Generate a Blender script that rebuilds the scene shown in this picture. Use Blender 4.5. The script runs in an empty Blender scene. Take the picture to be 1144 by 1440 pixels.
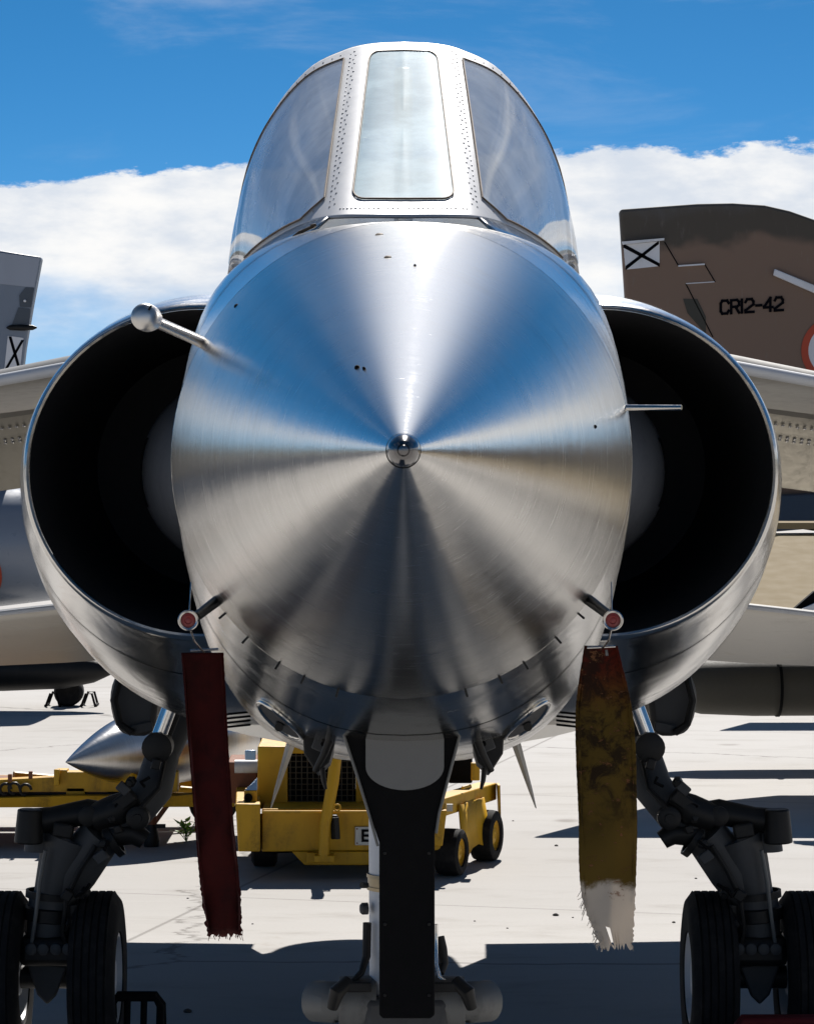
import bpy, bmesh, math, random
from mathutils import Vector, Matrix
random.seed(7)
sc = bpy.context.scene
R = math.radians

# ------------------------------------------------------------------ camera
H = 2.13                      # eye height in metres
F = 4200.0                    # focal length in photograph pixels (1144 px wide)
CX, CY = 567.0, 635.0         # where the level line of sight meets the photograph
cam = bpy.data.cameras.new('camera')
cam.sensor_fit = 'HORIZONTAL'; cam.sensor_width = 36.0
cam.lens = 36.0 * F / 1144.0
cam.shift_x = (572.0 - CX) / 1144.0
cam.shift_y = -(720.0 - CY) / 1144.0
cam.clip_start = 0.05; cam.clip_end = 5000
co = bpy.data.objects.new('camera', cam)
co.location = (0, 0, H); co.rotation_euler = (R(90), 0, 0)
sc.collection.objects.link(co); sc.camera = co

# ------------------------------------------------------------------ light
SUN_EL, SUN_AZ = R(45.0), R(7.0)          # azimuth clockwise from the line of sight
sv = Vector((math.sin(SUN_AZ) * math.cos(SUN_EL), math.cos(SUN_AZ) * math.cos(SUN_EL), math.sin(SUN_EL)))
sl = bpy.data.lights.new('sun', 'SUN'); sl.energy = 5.0; sl.angle = R(0.5); sl.color = (1.0, 0.955, 0.90)
so = bpy.data.objects.new('sun', sl); so.rotation_euler = (-sv).to_track_quat('-Z', 'Y').to_euler()
so.location = (4, 30, 20); sc.collection.objects.link(so)

SKY_STRENGTH = 0.058
CLOUD = 0.66
w = bpy.data.worlds.new('World'); sc.world = w; w.use_nodes = True
nt = w.node_tree; nt.nodes.clear()
class NG:
    """tiny helper for node graphs"""
    def __init__(s, tree): s.t = tree
    def n(s, typ, **kw):
        nd = s.t.nodes.new(typ)
        for k, v in kw.items(): setattr(nd, k, v)
        return nd
    def put(s, sock, v):
        if isinstance(v, bpy.types.NodeSocket): s.t.links.new(v, sock)
        elif v is not None: sock.default_value = v
    def m(s, op, a, b=None, c=None, clamp=False):
        nd = s.n('ShaderNodeMath', operation=op, use_clamp=clamp)
        for i, v in enumerate((a, b, c)):
            if v is not None: s.put(nd.inputs[i], v)
        return nd.outputs[0]
    def vm(s, op, a, b=None):
        nd = s.n('ShaderNodeVectorMath', operation=op)
        s.put(nd.inputs[0], a)
        if b is not None: s.put(nd.inputs[1], b)
        return nd.outputs[0]
    def noise(s, vec, scale, detail=4, rough=0.55, dist=0.0):
        nd = s.n('ShaderNodeTexNoise')
        if vec is not None: s.put(nd.inputs['Vector'], vec)
        nd.inputs['Scale'].default_value = scale; nd.inputs['Detail'].default_value = detail
        nd.inputs['Roughness'].default_value = rough; nd.inputs['Distortion'].default_value = dist
        return nd.outputs[0]
    def ramp(s, fac, lo, hi, a=0.0, b=1.0):
        nd = s.n('ShaderNodeMapRange', interpolation_type='SMOOTHSTEP')
        s.put(nd.inputs[0], fac)
        for i, v in zip((1, 2, 3, 4), (lo, hi, a, b)): s.put(nd.inputs[i], v)
        return nd.outputs[0]
    def mix(s, fac, a, b):
        nd = s.n('ShaderNodeMix', data_type='RGBA')
        s.put(nd.inputs[0], fac)
        s.put(nd.inputs[6], a if isinstance(a, bpy.types.NodeSocket) else (*a, 1))
        s.put(nd.inputs[7], b if isinstance(b, bpy.types.NodeSocket) else (*b, 1))
        return nd.outputs[2]
    def xyz(s, v):
        nd = s.n('ShaderNodeSeparateXYZ'); s.put(nd.inputs[0], v); return nd.outputs
    def comb(s, x, y, z):
        nd = s.n('ShaderNodeCombineXYZ')
        for i, v in enumerate((x, y, z)): s.put(nd.inputs[i], v)
        return nd.outputs[0]
g = NG(nt)
sky = g.n('ShaderNodeTexSky', sky_type='NISHITA'); sky.sun_disc = False
sky.sun_elevation = SUN_EL; sky.sun_rotation = SUN_AZ
sky.altitude = 600; sky.air_density = 0.40; sky.dust_density = 0.2; sky.ozone_density = 6.5
hs = g.n('ShaderNodeHueSaturation'); hs.inputs['Hue'].default_value = 0.487; hs.inputs['Saturation'].default_value = 1.25; hs.inputs['Value'].default_value = 1.0
nt.links.new(sky.outputs[0], hs.inputs['Color'])
bs = g.n('ShaderNodeBackground'); bs.inputs[1].default_value = SKY_STRENGTH
nt.links.new(hs.outputs[0], bs.inputs[0])
tc = g.n('ShaderNodeTexCoord').outputs['Generated']
dx, dy, dz = g.xyz(tc)
az = g.m('ARCTAN2', dx, dy)
# low bank of cumulus all round the horizon, its top edge ragged
stretch = g.comb(g.m('ADD', dx, 3.7), dy, g.m('MULTIPLY', dz, 2.6))
edge = g.m('ADD', g.m('MULTIPLY', g.m('SUBTRACT', g.noise(stretch, 7.0, 3, 0.5), 0.5), 0.03), g.m('ADD', 0.0965, g.m('MULTIPLY', g.m('SINE', az), 0.045)))
puff = g.m('MULTIPLY', g.m('SUBTRACT', g.noise(stretch, 42.0, 7, 0.64), 0.5), 0.019)
bank = g.ramp(g.m('ADD', g.m('SUBTRACT', edge, dz), puff), -0.0006, 0.0022)
low = g.ramp(g.m('ADD', dz, g.m('MULTIPLY', g.m('SUBTRACT', g.noise(stretch, 16.0, 5, 0.6), 0.5), 0.06)), 0.030, 0.066, 0.20, 1.0)
bank = g.m('MULTIPLY', bank, low)
# thin scattered cloud higher up
proj = g.comb(g.m('DIVIDE', dx, g.m('ADD', g.m('MAXIMUM', dz, 0.0), 0.12)), g.m('DIVIDE', dy, g.m('ADD', g.m('MAXIMUM', dz, 0.0), 0.12)), 0.0)
sca = g.ramp(g.noise(proj, 1.9, 7, 0.6, 0.4), 0.51, 0.76)
sca = g.m('MULTIPLY', sca, g.ramp(dz, 0.105, 0.26, 0.12, 0.8))
cover = g.m('MAXIMUM', bank, sca, clamp=True)
shade = g.ramp(g.m('ADD', g.m('MULTIPLY', g.noise(stretch, 26.0, 6, 0.6), 0.6), g.m('MULTIPLY', g.noise(stretch, 11.0, 4, 0.5), 0.4)), 0.36, 0.60)
cl = g.mix(shade, (0.70, 0.76, 0.85), (1.0, 0.995, 0.985))
bc = g.n('ShaderNodeBackground'); nt.links.new(cl, bc.inputs[0]); bc.inputs[1].default_value = CLOUD
mx = g.n('ShaderNodeMixShader'); nt.links.new(cover, mx.inputs[0]); nt.links.new(bs.outputs[0], mx.inputs[1]); nt.links.new(bc.outputs[0], mx.inputs[2])
wo = g.n('ShaderNodeOutputWorld'); nt.links.new(mx.outputs[0], wo.inputs[0])

vs = sc.view_settings
vs.view_transform = 'Standard'; vs.look = 'None'; vs.exposure = 0.58; vs.gamma = 1.0; vs.use_curve_mapping = False
cy = sc.cycles
cy.use_denoising = True; cy.max_bounces = 8; cy.diffuse_bounces = 3; cy.glossy_bounces = 5
cy.transparent_max_bounces = 12; cy.transmission_bounces = 4; cy.sample_clamp_indirect = 6.0
cy.caustics_reflective = False; cy.caustics_refractive = False

# ------------------------------------------------------------------ helpers
def P(px, py, d):
    """a point d metres out that the photograph shows at (px, py)"""
    return Vector(((px - CX) * d / F, d, H - (py - CY) * d / F))
WORLD = {}
class MB:
    def __init__(s): s.v = []; s.f = []
    def add(s, vs_, fs_):
        o = len(s.v); s.v += [tuple(v) for v in vs_]; s.f += [tuple(i + o for i in f) for f in fs_]; return s
    def loft(s, rings, closed=True, cap0=False, cap1=False):
        n = len(rings[0]); vs_ = [p for r in rings for p in r]; fs_ = []
        for i in range(len(rings) - 1):
            for j in range(n if closed else n - 1):
                k = (j + 1) % n
                fs_.append((i * n + j, i * n + k, (i + 1) * n + k, (i + 1) * n + j))
        if cap0: fs_.append(tuple(range(n - 1, -1, -1)))
        if cap1: fs_.append(tuple((len(rings) - 1) * n + j for j in range(n)))
        return s.add(vs_, fs_)
    def tube(s, pts, rad, n=16, caps=True, squash=1.0):
        pts = [Vector(p) for p in pts]
        if not isinstance(rad, (list, tuple)): rad = [rad] * len(pts)
        rings = []; up = None
        for i, p in enumerate(pts):
            t = (pts[min(i + 1, len(pts) - 1)] - pts[max(i - 1, 0)]).normalized()
            if up is None:
                up = Vector((0, 0, 1)) if abs(t.z) < 0.9 else Vector((1, 0, 0))
            a = t.cross(up).normalized(); b = a.cross(t).normalized(); up = b
            rings.append([p + rad[i] * (math.cos(k * math.tau / n) * a + squash * math.sin(k * math.tau / n) * b) for k in range(n)])
        return s.loft(rings, True, caps, caps)
    def lathe(s, c, axis, prof, n=32, cap0=False, cap1=False):
        """prof: (distance along axis, radius)"""
        c = Vector(c); ax = Vector(axis).normalized()
        up = Vector((0, 0, 1)) if abs(ax.z) < 0.9 else Vector((1, 0, 0))
        a = ax.cross(up).normalized(); b = a.cross(ax).normalized()
        rings = [[c + ax * t + r * (math.cos(k * math.tau / n) * a + math.sin(k * math.tau / n) * b) for k in range(n)] for t, r in prof]
        return s.loft(rings, True, cap0, cap1)
    def box(s, c, size, rot=None):
        c = Vector(c); hx, hy, hz = [q / 2 for q in size]
        vs_ = [Vector((x, y, z)) for x in (-hx, hx) for y in (-hy, hy) for z in (-hz, hz)]
        if rot is not None: vs_ = [rot @ v for v in vs_]
        return s.add([c + v for v in vs_], [(0, 1, 3, 2), (4, 6, 7, 5), (0, 4, 5, 1), (2, 3, 7, 6), (0, 2, 6, 4), (1, 5, 7, 3)])
    def prism(s, poly, off):
        """flat polygon pushed along a vector"""
        n = len(poly); off = Vector(off); poly = [Vector(p) for p in poly]
        vs_ = poly + [p + off for p in poly]
        return s.add(vs_, [tuple(range(n)), tuple(range(2 * n - 1, n - 1, -1))] + [(j, j + n, (j + 1) % n + n, (j + 1) % n) for j in range(n)])
    def build(s, name, mat, parent=None, origin=None, bevel=0.0, smooth=38, sub=0, solid=0.0):
        po = WORLD.get(parent.name, Vector((0, 0, 0))) if parent else Vector((0, 0, 0))
        if origin is None:
            origin = po if parent else Vector((sum(v[0] for v in s.v) / len(s.v), sum(v[1] for v in s.v) / len(s.v), min(v[2] for v in s.v)))
        origin = Vector(origin)
        me = bpy.data.meshes.new(name)
        me.from_pydata([tuple(Vector(v) - origin) for v in s.v], [], s.f); me.update()
        bm = bmesh.new(); bm.from_mesh(me); bmesh.ops.remove_doubles(bm, verts=bm.verts, dist=1e-6)
        bmesh.ops.recalc_face_normals(bm, faces=bm.faces); bm.to_mesh(me); bm.free()
        if smooth is not None:
            me.polygons.foreach_set('use_smooth', [True] * len(me.polygons)); me.set_sharp_from_angle(angle=R(smooth))
        me.materials.append(mat)
        o = bpy.data.objects.new(name, me); sc.collection.objects.link(o)
        if parent: o.parent = parent
        o.location = origin - po; WORLD[o.name] = origin
        if solid: md = o.modifiers.new('thickness', 'SOLIDIFY'); md.thickness = solid; md.offset = -1
        if bevel: md = o.modifiers.new('edges', 'BEVEL'); md.width = bevel; md.segments = 2; md.limit_method = 'ANGLE'; md.angle_limit = R(35)
        if sub: md = o.modifiers.new('smooth', 'SUBSURF'); md.levels = sub; md.render_levels = sub
        return o
def thing(name, loc, label, cat, group=None):
    o = bpy.data.objects.new(name, None); sc.collection.objects.link(o); o.location = loc
    o.empty_display_size = 0.2; WORLD[o.name] = Vector(loc); return tag(o, label, cat, group)
def tag(o, label=None, cat=None, group=None, kind=None):
    if label: o['label'] = label
    if cat: o['category'] = cat
    if group: o['group'] = group
    if kind: o['kind'] = kind
    return o
def crom(xs, ys, x):
    """smooth interpolation through knots"""
    n = len(xs)
    if x <= xs[0]: return ys[0]
    if x >= xs[-1]: return ys[-1]
    i = max(k for k in range(n - 1) if xs[k] <= x)
    def sl_(k):
        if k == 0: return (ys[1] - ys[0]) / (xs[1] - xs[0])
        if k == n - 1: return (ys[-1] - ys[-2]) / (xs[-1] - xs[-2])
        return (ys[k + 1] - ys[k - 1]) / (xs[k + 1] - xs[k - 1])
    h = xs[i + 1] - xs[i]; t = (x - xs[i]) / h; m0, m1 = sl_(i) * h, sl_(i + 1) * h
    return (2*t**3 - 3*t*t + 1) * ys[i] + (t**3 - 2*t*t + t) * m0 + (-2*t**3 + 3*t*t) * ys[i + 1] + (t**3 - t*t) * m1
def text_mesh(name, s, size, mat, parent, loc, rot, depth=0.004, bold=0.0):
    cu = bpy.data.curves.new(name, 'FONT'); cu.body = s; cu.size = size; cu.extrude = depth; cu.offset = bold
    cu.align_x = 'CENTER'; cu.align_y = 'CENTER'
    t = bpy.data.objects.new(name + '_curve', cu); sc.collection.objects.link(t)
    dg = bpy.context.evaluated_depsgraph_get(); me = bpy.data.meshes.new_from_object(t.evaluated_get(dg))
    bpy.data.objects.remove(t); bpy.data.curves.remove(cu)
    me.materials.clear(); me.materials.append(mat)
    o = bpy.data.objects.new(name, me); sc.collection.objects.link(o); o.parent = parent
    o.location = Vector(loc) - WORLD[parent.name]; o.rotation_euler = rot; WORLD[o.name] = Vector(loc); return o

# ------------------------------------------------------------------ materials
def new_mat(name):
    m = bpy.data.materials.new(name); m.use_nodes = True; t = m.node_tree
    return m, NG(t), t.nodes['Principled BSDF'], t
def bump(gr, t, b, h, strength, dist):
    nd = gr.n('ShaderNodeBump'); nd.inputs['Strength'].default_value = strength; nd.inputs['Distance'].default_value = dist
    t.links.new(h, nd.inputs['Height']); t.links.new(nd.outputs[0], b.inputs['Normal']); return nd
def paint(name, col, rough=0.5, dirt=0.35, dirtcol=(0.05, 0.045, 0.04), scale=6.0, metallic=0.0, var=0.12, bmp=0.15, streak=True, spec=0.5):
    m, gr, b, t = new_mat(name); b.inputs['Specular IOR Level'].default_value = spec
    ob = gr.n('ShaderNodeTexCoord').outputs['Object']
    st = gr.vm('MULTIPLY', ob, (1.0, 1.0, 0.35)) if streak else ob
    a = gr.noise(st, scale, 6, 0.65, 0.6); c = gr.noise(ob, scale * 9, 4, 0.6)
    f = gr.m('MULTIPLY', gr.ramp(a, 0.45, 0.78), gr.ramp(c, 0.3, 0.7, 0.35, 1.0))
    f = gr.m('MULTIPLY', f, dirt)
    light = gr.mix(gr.noise(ob, scale * 0.6, 3), tuple(x * (1 - var) for x in col), tuple(min(1, x * (1 + var)) for x in col))
    t.links.new(gr.mix(f, light, dirtcol), b.inputs['Base Color'])
    b.inputs['Metallic'].default_value = metallic
    t.links.new(gr.m('ADD', gr.m('MULTIPLY', c, 0.2), rough - 0.1), b.inputs['Roughness'])
    if bmp: bump(gr, t, b, gr.noise(ob, scale * 14, 4, 0.6), bmp, 0.002)
    return m
def polished(name, col=(0.72, 0.72, 0.72), rough=0.16, wave=0.35, wscale=5.0, streak=(1, 1, 1), dirt=0.25):
    m, gr, b, t = new_mat(name)
    ob = gr.n('ShaderNodeTexCoord').outputs['Object']
    wv = gr.noise(gr.vm('MULTIPLY', ob, streak), wscale, 3, 0.5, 0.8)
    fine = gr.noise(gr.vm('MULTIPLY', ob, (90, 6, 90)), 3.0, 3, 0.6)
    dn = gr.ramp(gr.noise(ob, 4.5, 6, 0.7, 0.5), 0.5, 0.8, 0.0, dirt)
    t.links.new(gr.mix(dn, col, (0.20, 0.185, 0.16)), b.inputs['Base Color'])
    b.inputs['Metallic'].default_value = 1.0
    t.links.new(gr.m('ADD', gr.m('ADD', rough - 0.06, gr.m('MULTIPLY', fine, 0.12)), gr.m('MULTIPLY', dn, 0.4)), b.inputs['Roughness'])
    bump(gr, t, b, gr.m('ADD', wv, gr.m('MULTIPLY', fine, 0.01)), wave, 0.02)
    return m
def turned_metal(name, col, rough, aniso, axis=(0, 1, 0), haze=0.05):
    """metal turned on a lathe about the object's Y axis: fine rings, light stretched along the axis"""
    m, gr, b, t = new_mat(name)
    ob = gr.n('ShaderNodeTexCoord').outputs['Object']
    x, y, z = gr.xyz(ob); ang = gr.m('ARCTAN2', z, x)
    rings = gr.noise(gr.comb(gr.m('MULTIPLY', y, 260.0), gr.m('MULTIPLY', gr.m('COSINE', ang), 1.6), gr.m('MULTIPLY', gr.m('SINE', ang), 1.6)), 1.0, 5, 0.7)
    broad = gr.noise(gr.comb(gr.m('MULTIPLY', y, 6.0), gr.m('MULTIPLY', gr.m('COSINE', ang), 2.5), gr.m('MULTIPLY', gr.m('SINE', ang), 2.5)), 1.6, 5, 0.6)
    scr = gr.ramp(gr.noise(gr.vm('MULTIPLY', ob, (9, 60, 9)), 5.0, 3, 0.5, 1.5), 0.72, 0.78, 0.0, 0.5)
    smut = gr.ramp(gr.noise(ob, 7.0, 8, 0.72, 0.3), 0.5, 0.85, 0.0, 0.5)
    base = gr.mix(gr.ramp(rings, 0.3, 0.7), tuple(c * 0.86 for c in col), col)
    base = gr.mix(smut, base, tuple(c * 0.55 for c in col))
    r = gr.m('ADD', gr.m('MULTIPLY', gr.m('SUBTRACT', rings, 0.5), 0.12), gr.m('ADD', rough, gr.m('MULTIPLY', gr.m('SUBTRACT', broad, 0.5), 0.08)))
    t.nodes.remove(b)
    gl = gr.n('ShaderNodeBsdfAnisotropic', distribution='BECKMANN')
    t.links.new(base, gl.inputs['Color']); t.links.new(gr.m('ADD', r, gr.m('MULTIPLY', scr, 0.2)), gl.inputs['Roughness'])
    gl.inputs['Anisotropy'].default_value = -aniso
    nrm = gr.n('ShaderNodeNewGeometry').outputs['Normal']
    tan = gr.vm('NORMALIZE', gr.vm('CROSS_PRODUCT', nrm, gr.vm('CROSS_PRODUCT', nrm, axis)))
    t.links.new(tan, gl.inputs['Tangent'])
    dent = gr.noise(gr.vm('MULTIPLY', ob, (1, .7, 1)), 5.0, 3, 0.5, 0.6)
    bump(gr, t, gl, gr.m('ADD', gr.m('ADD', gr.m('MULTIPLY', rings, 0.35), gr.m('MULTIPLY', broad, 1.2)), gr.m('MULTIPLY', dent, 9.0)), 0.10, 0.0016)
    hzl = gr.n('ShaderNodeBsdfAnisotropic', distribution='BECKMANN'); hzl.inputs['Color'].default_value = (.8, .8, .8, 1); hzl.inputs['Roughness'].default_value = 0.58
    mxh = gr.n('ShaderNodeMixShader'); mxh.inputs[0].default_value = haze
    t.links.new(gl.outputs[0], mxh.inputs[1]); t.links.new(hzl.outputs[0], mxh.inputs[2])
    t.links.new(mxh.outputs[0], t.nodes['Material Output'].inputs[0])
    return m
def glass(name, tint, haze=0.18, gloss=0.25, dshare=0.35, dust_glare=(0.6, 0.64, 0.68), grough=0.06, fres=0.75):
    m, gr, b, t = new_mat(name); t.nodes.remove(b)
    ob = gr.n('ShaderNodeTexCoord').outputs['Object']
    tr = gr.n('ShaderNodeBsdfTransparent'); tr.inputs[0].default_value = (*tint, 1)
    gl = gr.n('ShaderNodeBsdfGlossy'); gl.inputs['Roughness'].default_value = grough; gl.inputs[0].default_value = (1, 1, 1, 1)
    tl = gr.n('ShaderNodeBsdfTranslucent'); tl.inputs[0].default_value = (0.82, 0.87, 0.92, 1)
    df = gr.n('ShaderNodeBsdfDiffuse'); df.inputs[0].default_value = (*dust_glare, 1)  # pale coat for dust, with the milky glare put into its colour
    md = gr.n('ShaderNodeMixShader'); md.inputs[0].default_value = dshare; t.links.new(tl.outputs[0], md.inputs[1]); t.links.new(df.outputs[0], md.inputs[2])
    hz = gr.m('MULTIPLY', gr.ramp(gr.noise(gr.vm('MULTIPLY', ob, (1, 1, 0.6)), 7, 6, 0.65), 0.3, 0.75, 0.7, 1.2), haze)
    m1 = gr.n('ShaderNodeMixShader'); t.links.new(hz, m1.inputs[0]); t.links.new(tr.outputs[0], m1.inputs[1]); t.links.new(md.outputs[0], m1.inputs[2])
    lw = gr.n('ShaderNodeLayerWeight'); lw.inputs[0].default_value = 0.35
    fr = gr.m('ADD', gr.m('MULTIPLY', lw.outputs['Fresnel'], fres), gloss, clamp=True)
    m2 = gr.n('ShaderNodeMixShader'); t.links.new(fr, m2.inputs[0]); t.links.new(m1.outputs[0], m2.inputs[1]); t.links.new(gl.outputs[0], m2.inputs[2])
    t.links.new(m2.outputs[0], t.nodes['Material Output'].inputs[0])
    return m
def cloth(name, kind):
    m, gr, b, t = new_mat(name)
    ob = gr.n('ShaderNodeTexCoord').outputs['Object']; x, y, z = gr.xyz(ob)
    weave = gr.noise(gr.vm('MULTIPLY', ob, (600, 600, 900)), 1.0, 2)
    n1 = gr.noise(ob, 26, 7, 0.72, 0.5); n2 = gr.noise(gr.vm('MULTIPLY', ob, (1, 1, 1.6)), 48, 6, 0.7)
    if kind == 'red':
        col = gr.mix(gr.ramp(n1, 0.35, 0.75), (0.045, 0.0045, 0.004), (0.020, 0.003, 0.003))
        col = gr.mix(gr.ramp(gr.m('ADD', z, gr.m('MULTIPLY', n2, 0.05)), -0.44, -0.475, 0, 0.4), col, (0.30, 0.12, 0.10))
    else:                                    # red tab, faded yellow web, bleached frayed end
        red, yel, whi = (0.12, 0.014, 0.008), (0.125, 0.080, 0.016), (0.56, 0.50, 0.43)
        zz = gr.m('ADD', z, gr.m('MULTIPLY', gr.m('SUBTRACT', n1, 0.5), 0.05))
        col = gr.mix(gr.ramp(zz, -0.02, -0.13), red, yel)
        stain = gr.m('MULTIPLY', gr.ramp(n1, 0.42, 0.60), gr.ramp(z, -0.36, -0.22, 0.0, 0.9))
        col = gr.mix(stain, col, (0.02, 0.012, 0.008))
        col = gr.mix(gr.m('MULTIPLY', gr.ramp(n2, 0.57, 0.66), 0.8), col, (0.05, 0.025, 0.012))
        col = gr.mix(gr.ramp(zz, -0.395, -0.412), col, whi)
        col = gr.mix(gr.m('MULTIPLY', gr.ramp(n2, 0.6, 0.66), gr.ramp(z, -0.45, -0.40)), col, (0.20, 0.09, 0.04))
    t.links.new(col, b.inputs['Base Color']); b.inputs['Roughness'].default_value = 0.85
    b.inputs['Specular IOR Level'].default_value = 0.15
    bump(gr, t, b, weave, 0.4, 0.0006)
    tl = gr.n('ShaderNodeBsdfTranslucent'); t.links.new(col, tl.inputs[0])
    mxs = gr.n('ShaderNodeMixShader'); mxs.inputs[0].default_value = 0.14 if kind == 'red' else 0.34
    t.links.new(b.outputs[0], mxs.inputs[1]); t.links.new(tl.outputs[0], mxs.inputs[2])
    t.links.new(mxs.outputs[0], t.nodes['Material Output'].inputs[0])
    return m
def concrete():
    m, gr, b, t = new_mat('apron_concrete')
    ob = gr.n('ShaderNodeTexCoord').outputs['Object']
    big = gr.noise(gr.vm('MULTIPLY', ob, (0.25, 0.6, 1)), 0.6, 5, 0.6, 0.6)
    mid = gr.noise(gr.vm('MULTIPLY', ob, (0.5, 1.4, 1)), 2.6, 7, 0.68, 0.4)
    fine = gr.noise(ob, 60, 5, 0.7)
    col = gr.mix(gr.ramp(big, 0.3, 0.7), (0.380, 0.366, 0.347), (0.440, 0.428, 0.412))
    col = gr.mix(gr.ramp(mid, 0.48, 0.8, 0.0, 0.6), col, (0.26, 0.24, 0.215))
    col = gr.mix(gr.ramp(fine, 0.5, 0.8, 0.0, 0.25), col, (0.25, 0.23, 0.21))
    # drifting oil and rust stains
    stain = gr.m('MULTIPLY', gr.ramp(gr.noise(gr.vm('MULTIPLY', ob, (0.7, 1.6, 1)), 1.1, 6, 0.7, 1.2), 0.64, 0.76), 0.35)
    col = gr.mix(stain, col, (0.22, 0.17, 0.125))
    vo = gr.n('ShaderNodeTexVoronoi', feature='DISTANCE_TO_EDGE'); vo.inputs['Scale'].default_value = 0.13
    wob = gr.vm('ADD', ob, gr.comb(gr.m('MULTIPLY', mid, 0.9), gr.m('MULTIPLY', big, 1.4), 0.0)); t.links.new(wob, vo.inputs['Vector'])
    crack = gr.ramp(vo.outputs[0], 0.0008, 0.003, 0.55, 0.0)
    col = gr.mix(crack, col, (0.09, 0.08, 0.07))
    rotn = gr.n('ShaderNodeMapping'); t.links.new(ob, rotn.inputs[0]); rotn.inputs['Rotation'].default_value = (0, 0, R(14)); rx_, ry_, rz_ = gr.xyz(rotn.outputs[0])
    jn = []
    for c_, per, ph in ((rx_, 6.0, 1.3), (ry_, 4.5, 2.1)):
        fr_ = gr.m('ABSOLUTE', gr.m('SUBTRACT', gr.m('FRACT', gr.m('DIVIDE', gr.m('ADD', c_, gr.m('ADD', ph, gr.m('MULTIPLY', fine, .012))), per)), 0.5)); jn.append(gr.ramp(fr_, 0.0008, 0.0026, 1.0, 0.0))
    col = gr.mix(gr.m('MULTIPLY', gr.m('MAXIMUM', jn[0], jn[1]), 0.5), col, (0.10, 0.09, 0.08))
    vs2 = gr.n('ShaderNodeTexVoronoi'); vs2.inputs['Scale'].default_value = 0.9; t.links.new(ob, vs2.inputs['Vector'])
    spot = gr.m('MULTIPLY', gr.ramp(gr.m('ADD', vs2.outputs['Distance'], gr.m('MULTIPLY', mid, .10)), 0.09, 0.15, 1.0, 0.0), gr.ramp(gr.noise(ob, 0.8, 2), 0.5, 0.62, 0.0, 0.5))
    col = gr.mix(spot, col, (0.13, 0.11, 0.09))
    t.links.new(col, b.inputs['Base Color']); b.inputs['Roughness'].default_value = 0.9; b.inputs['Specular IOR Level'].default_value = 0.25
    bump(gr, t, b, gr.m('ADD', fine, gr.m('MULTIPLY', mid, 2.0)), 0.35, 0.004)
    return m
def camo(name):
    m, gr, b, t = new_mat(name)
    ob = gr.n('ShaderNodeTexCoord').outputs['Object']; x, y, z = gr.xyz(ob)
    n1 = gr.noise(gr.vm('MULTIPLY', ob, (0.8, 0.8, 1.2)), 0.9, 3, 0.5, 0.8); n2 = gr.noise(gr.vm('MULTIPLY', ob, (3, 3, 0.8)), 5, 7, 0.7)
    zz = gr.m('ADD', z, gr.m('MULTIPLY', gr.m('SUBTRACT', n1, 0.5), .6))
    col = gr.mix(gr.ramp(zz, 4.16, 4.28), (0.20, 0.135, 0.10), (0.080, 0.068, 0.055))
    grey = gr.m('MULTIPLY', gr.ramp(zz, 4.42, 4.6), gr.ramp(n2, 0.35, 0.65, 0.4, 1.0))
    col = gr.mix(grey, col, (0.10, 0.095, 0.092))
    col = gr.mix(gr.ramp(n2, 0.55, 0.8, 0, 0.5), col, (0.2, 0.18, 0.16))
    drip = gr.ramp(gr.noise(gr.vm('MULTIPLY', ob, (9, 1, .5)), 3.0, 4, 0.6), 0.66, 0.72, 0.0, 0.35)
    col = gr.mix(drip, col, (0.30, 0.28, 0.25))
    belly = gr.ramp(z, 1.72, 1.70)
    col = gr.mix(belly, col, (0.46, 0.36, 0.21))
    t.links.new(col, b.inputs['Base Color']); b.inputs['Roughness'].default_value = 0.72; b.inputs['Specular IOR Level'].default_value = 0.3
    return m
def rubber():
    m, gr, b, t = new_mat('tyre_rubber')
    ob = gr.n('ShaderNodeTexCoord').outputs['Object']
    t.links.new(gr.mix(gr.ramp(gr.noise(ob, 18, 6, 0.7), 0.4, 0.8), (0.008, 0.008, 0.0085), (0.026, 0.024, 0.022)), b.inputs['Base Color'])
    b.inputs['Roughness'].default_value = 0.85; b.inputs['Specular IOR Level'].default_value = 0.2; bump(gr, t, b, gr.noise(ob, 90, 3), 0.2, 0.002); return m
def leafy():
    m, gr, b, t = new_mat('weed_leaf')
    oi = gr.n('ShaderNodeTexCoord').outputs['Object']
    t.links.new(gr.mix(gr.noise(oi, 14), (0.06, 0.14, 0.014), (0.14, 0.24, 0.03)), b.inputs['Base Color']); b.inputs['Roughness'].default_value = 0.5
    tl = gr.n('ShaderNodeBsdfTranslucent'); tl.inputs[0].default_value = (0.24, 0.45, 0.04, 1)
    ms = gr.n('ShaderNodeMixShader'); ms.inputs[0].default_value = 0.45
    t.links.new(b.outputs[0], ms.inputs[1]); t.links.new(tl.outputs[0], ms.inputs[2]); t.links.new(ms.outputs[0], t.nodes['Material Output'].inputs[0]); return m

M = {}
M['nose'] = turned_metal('turned_aluminium', (0.77, 0.755, 0.725), 0.25, 0.14)
M['tip'] = polished('dark_polished_steel', (0.16, 0.155, 0.155), 0.18, 0.0)
M['skin'] = polished('polished_aluminium', (0.62, 0.60, 0.56), 0.17, 0.22, 3.2, (1.0, 0.45, 1.6), 0.35)
M['cowl'] = polished('polished_cowl_skin', (0.66, 0.645, 0.615), 0.19, 0.30, 3.0, (1.4, 0.5, 1.4), 0.30)
M['wing'] = paint('wing_skin', (0.26, 0.245, 0.215), 0.42, 0.6, (0.09, 0.08, 0.065), 3.0, 0.25, spec=0.25)
M['tail'] = polished('tailplane_skin', (0.26, 0.245, 0.215), 0.32, 0.10, 1.5, (1, 0.4, 1), 0.35)
M['frame'] = paint('windscreen_silver_paint', (0.50, 0.51, 0.53), 0.52, 0.25, (0.25, 0.24, 0.23), 5, 0.15, 0.08, 0.06)
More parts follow.
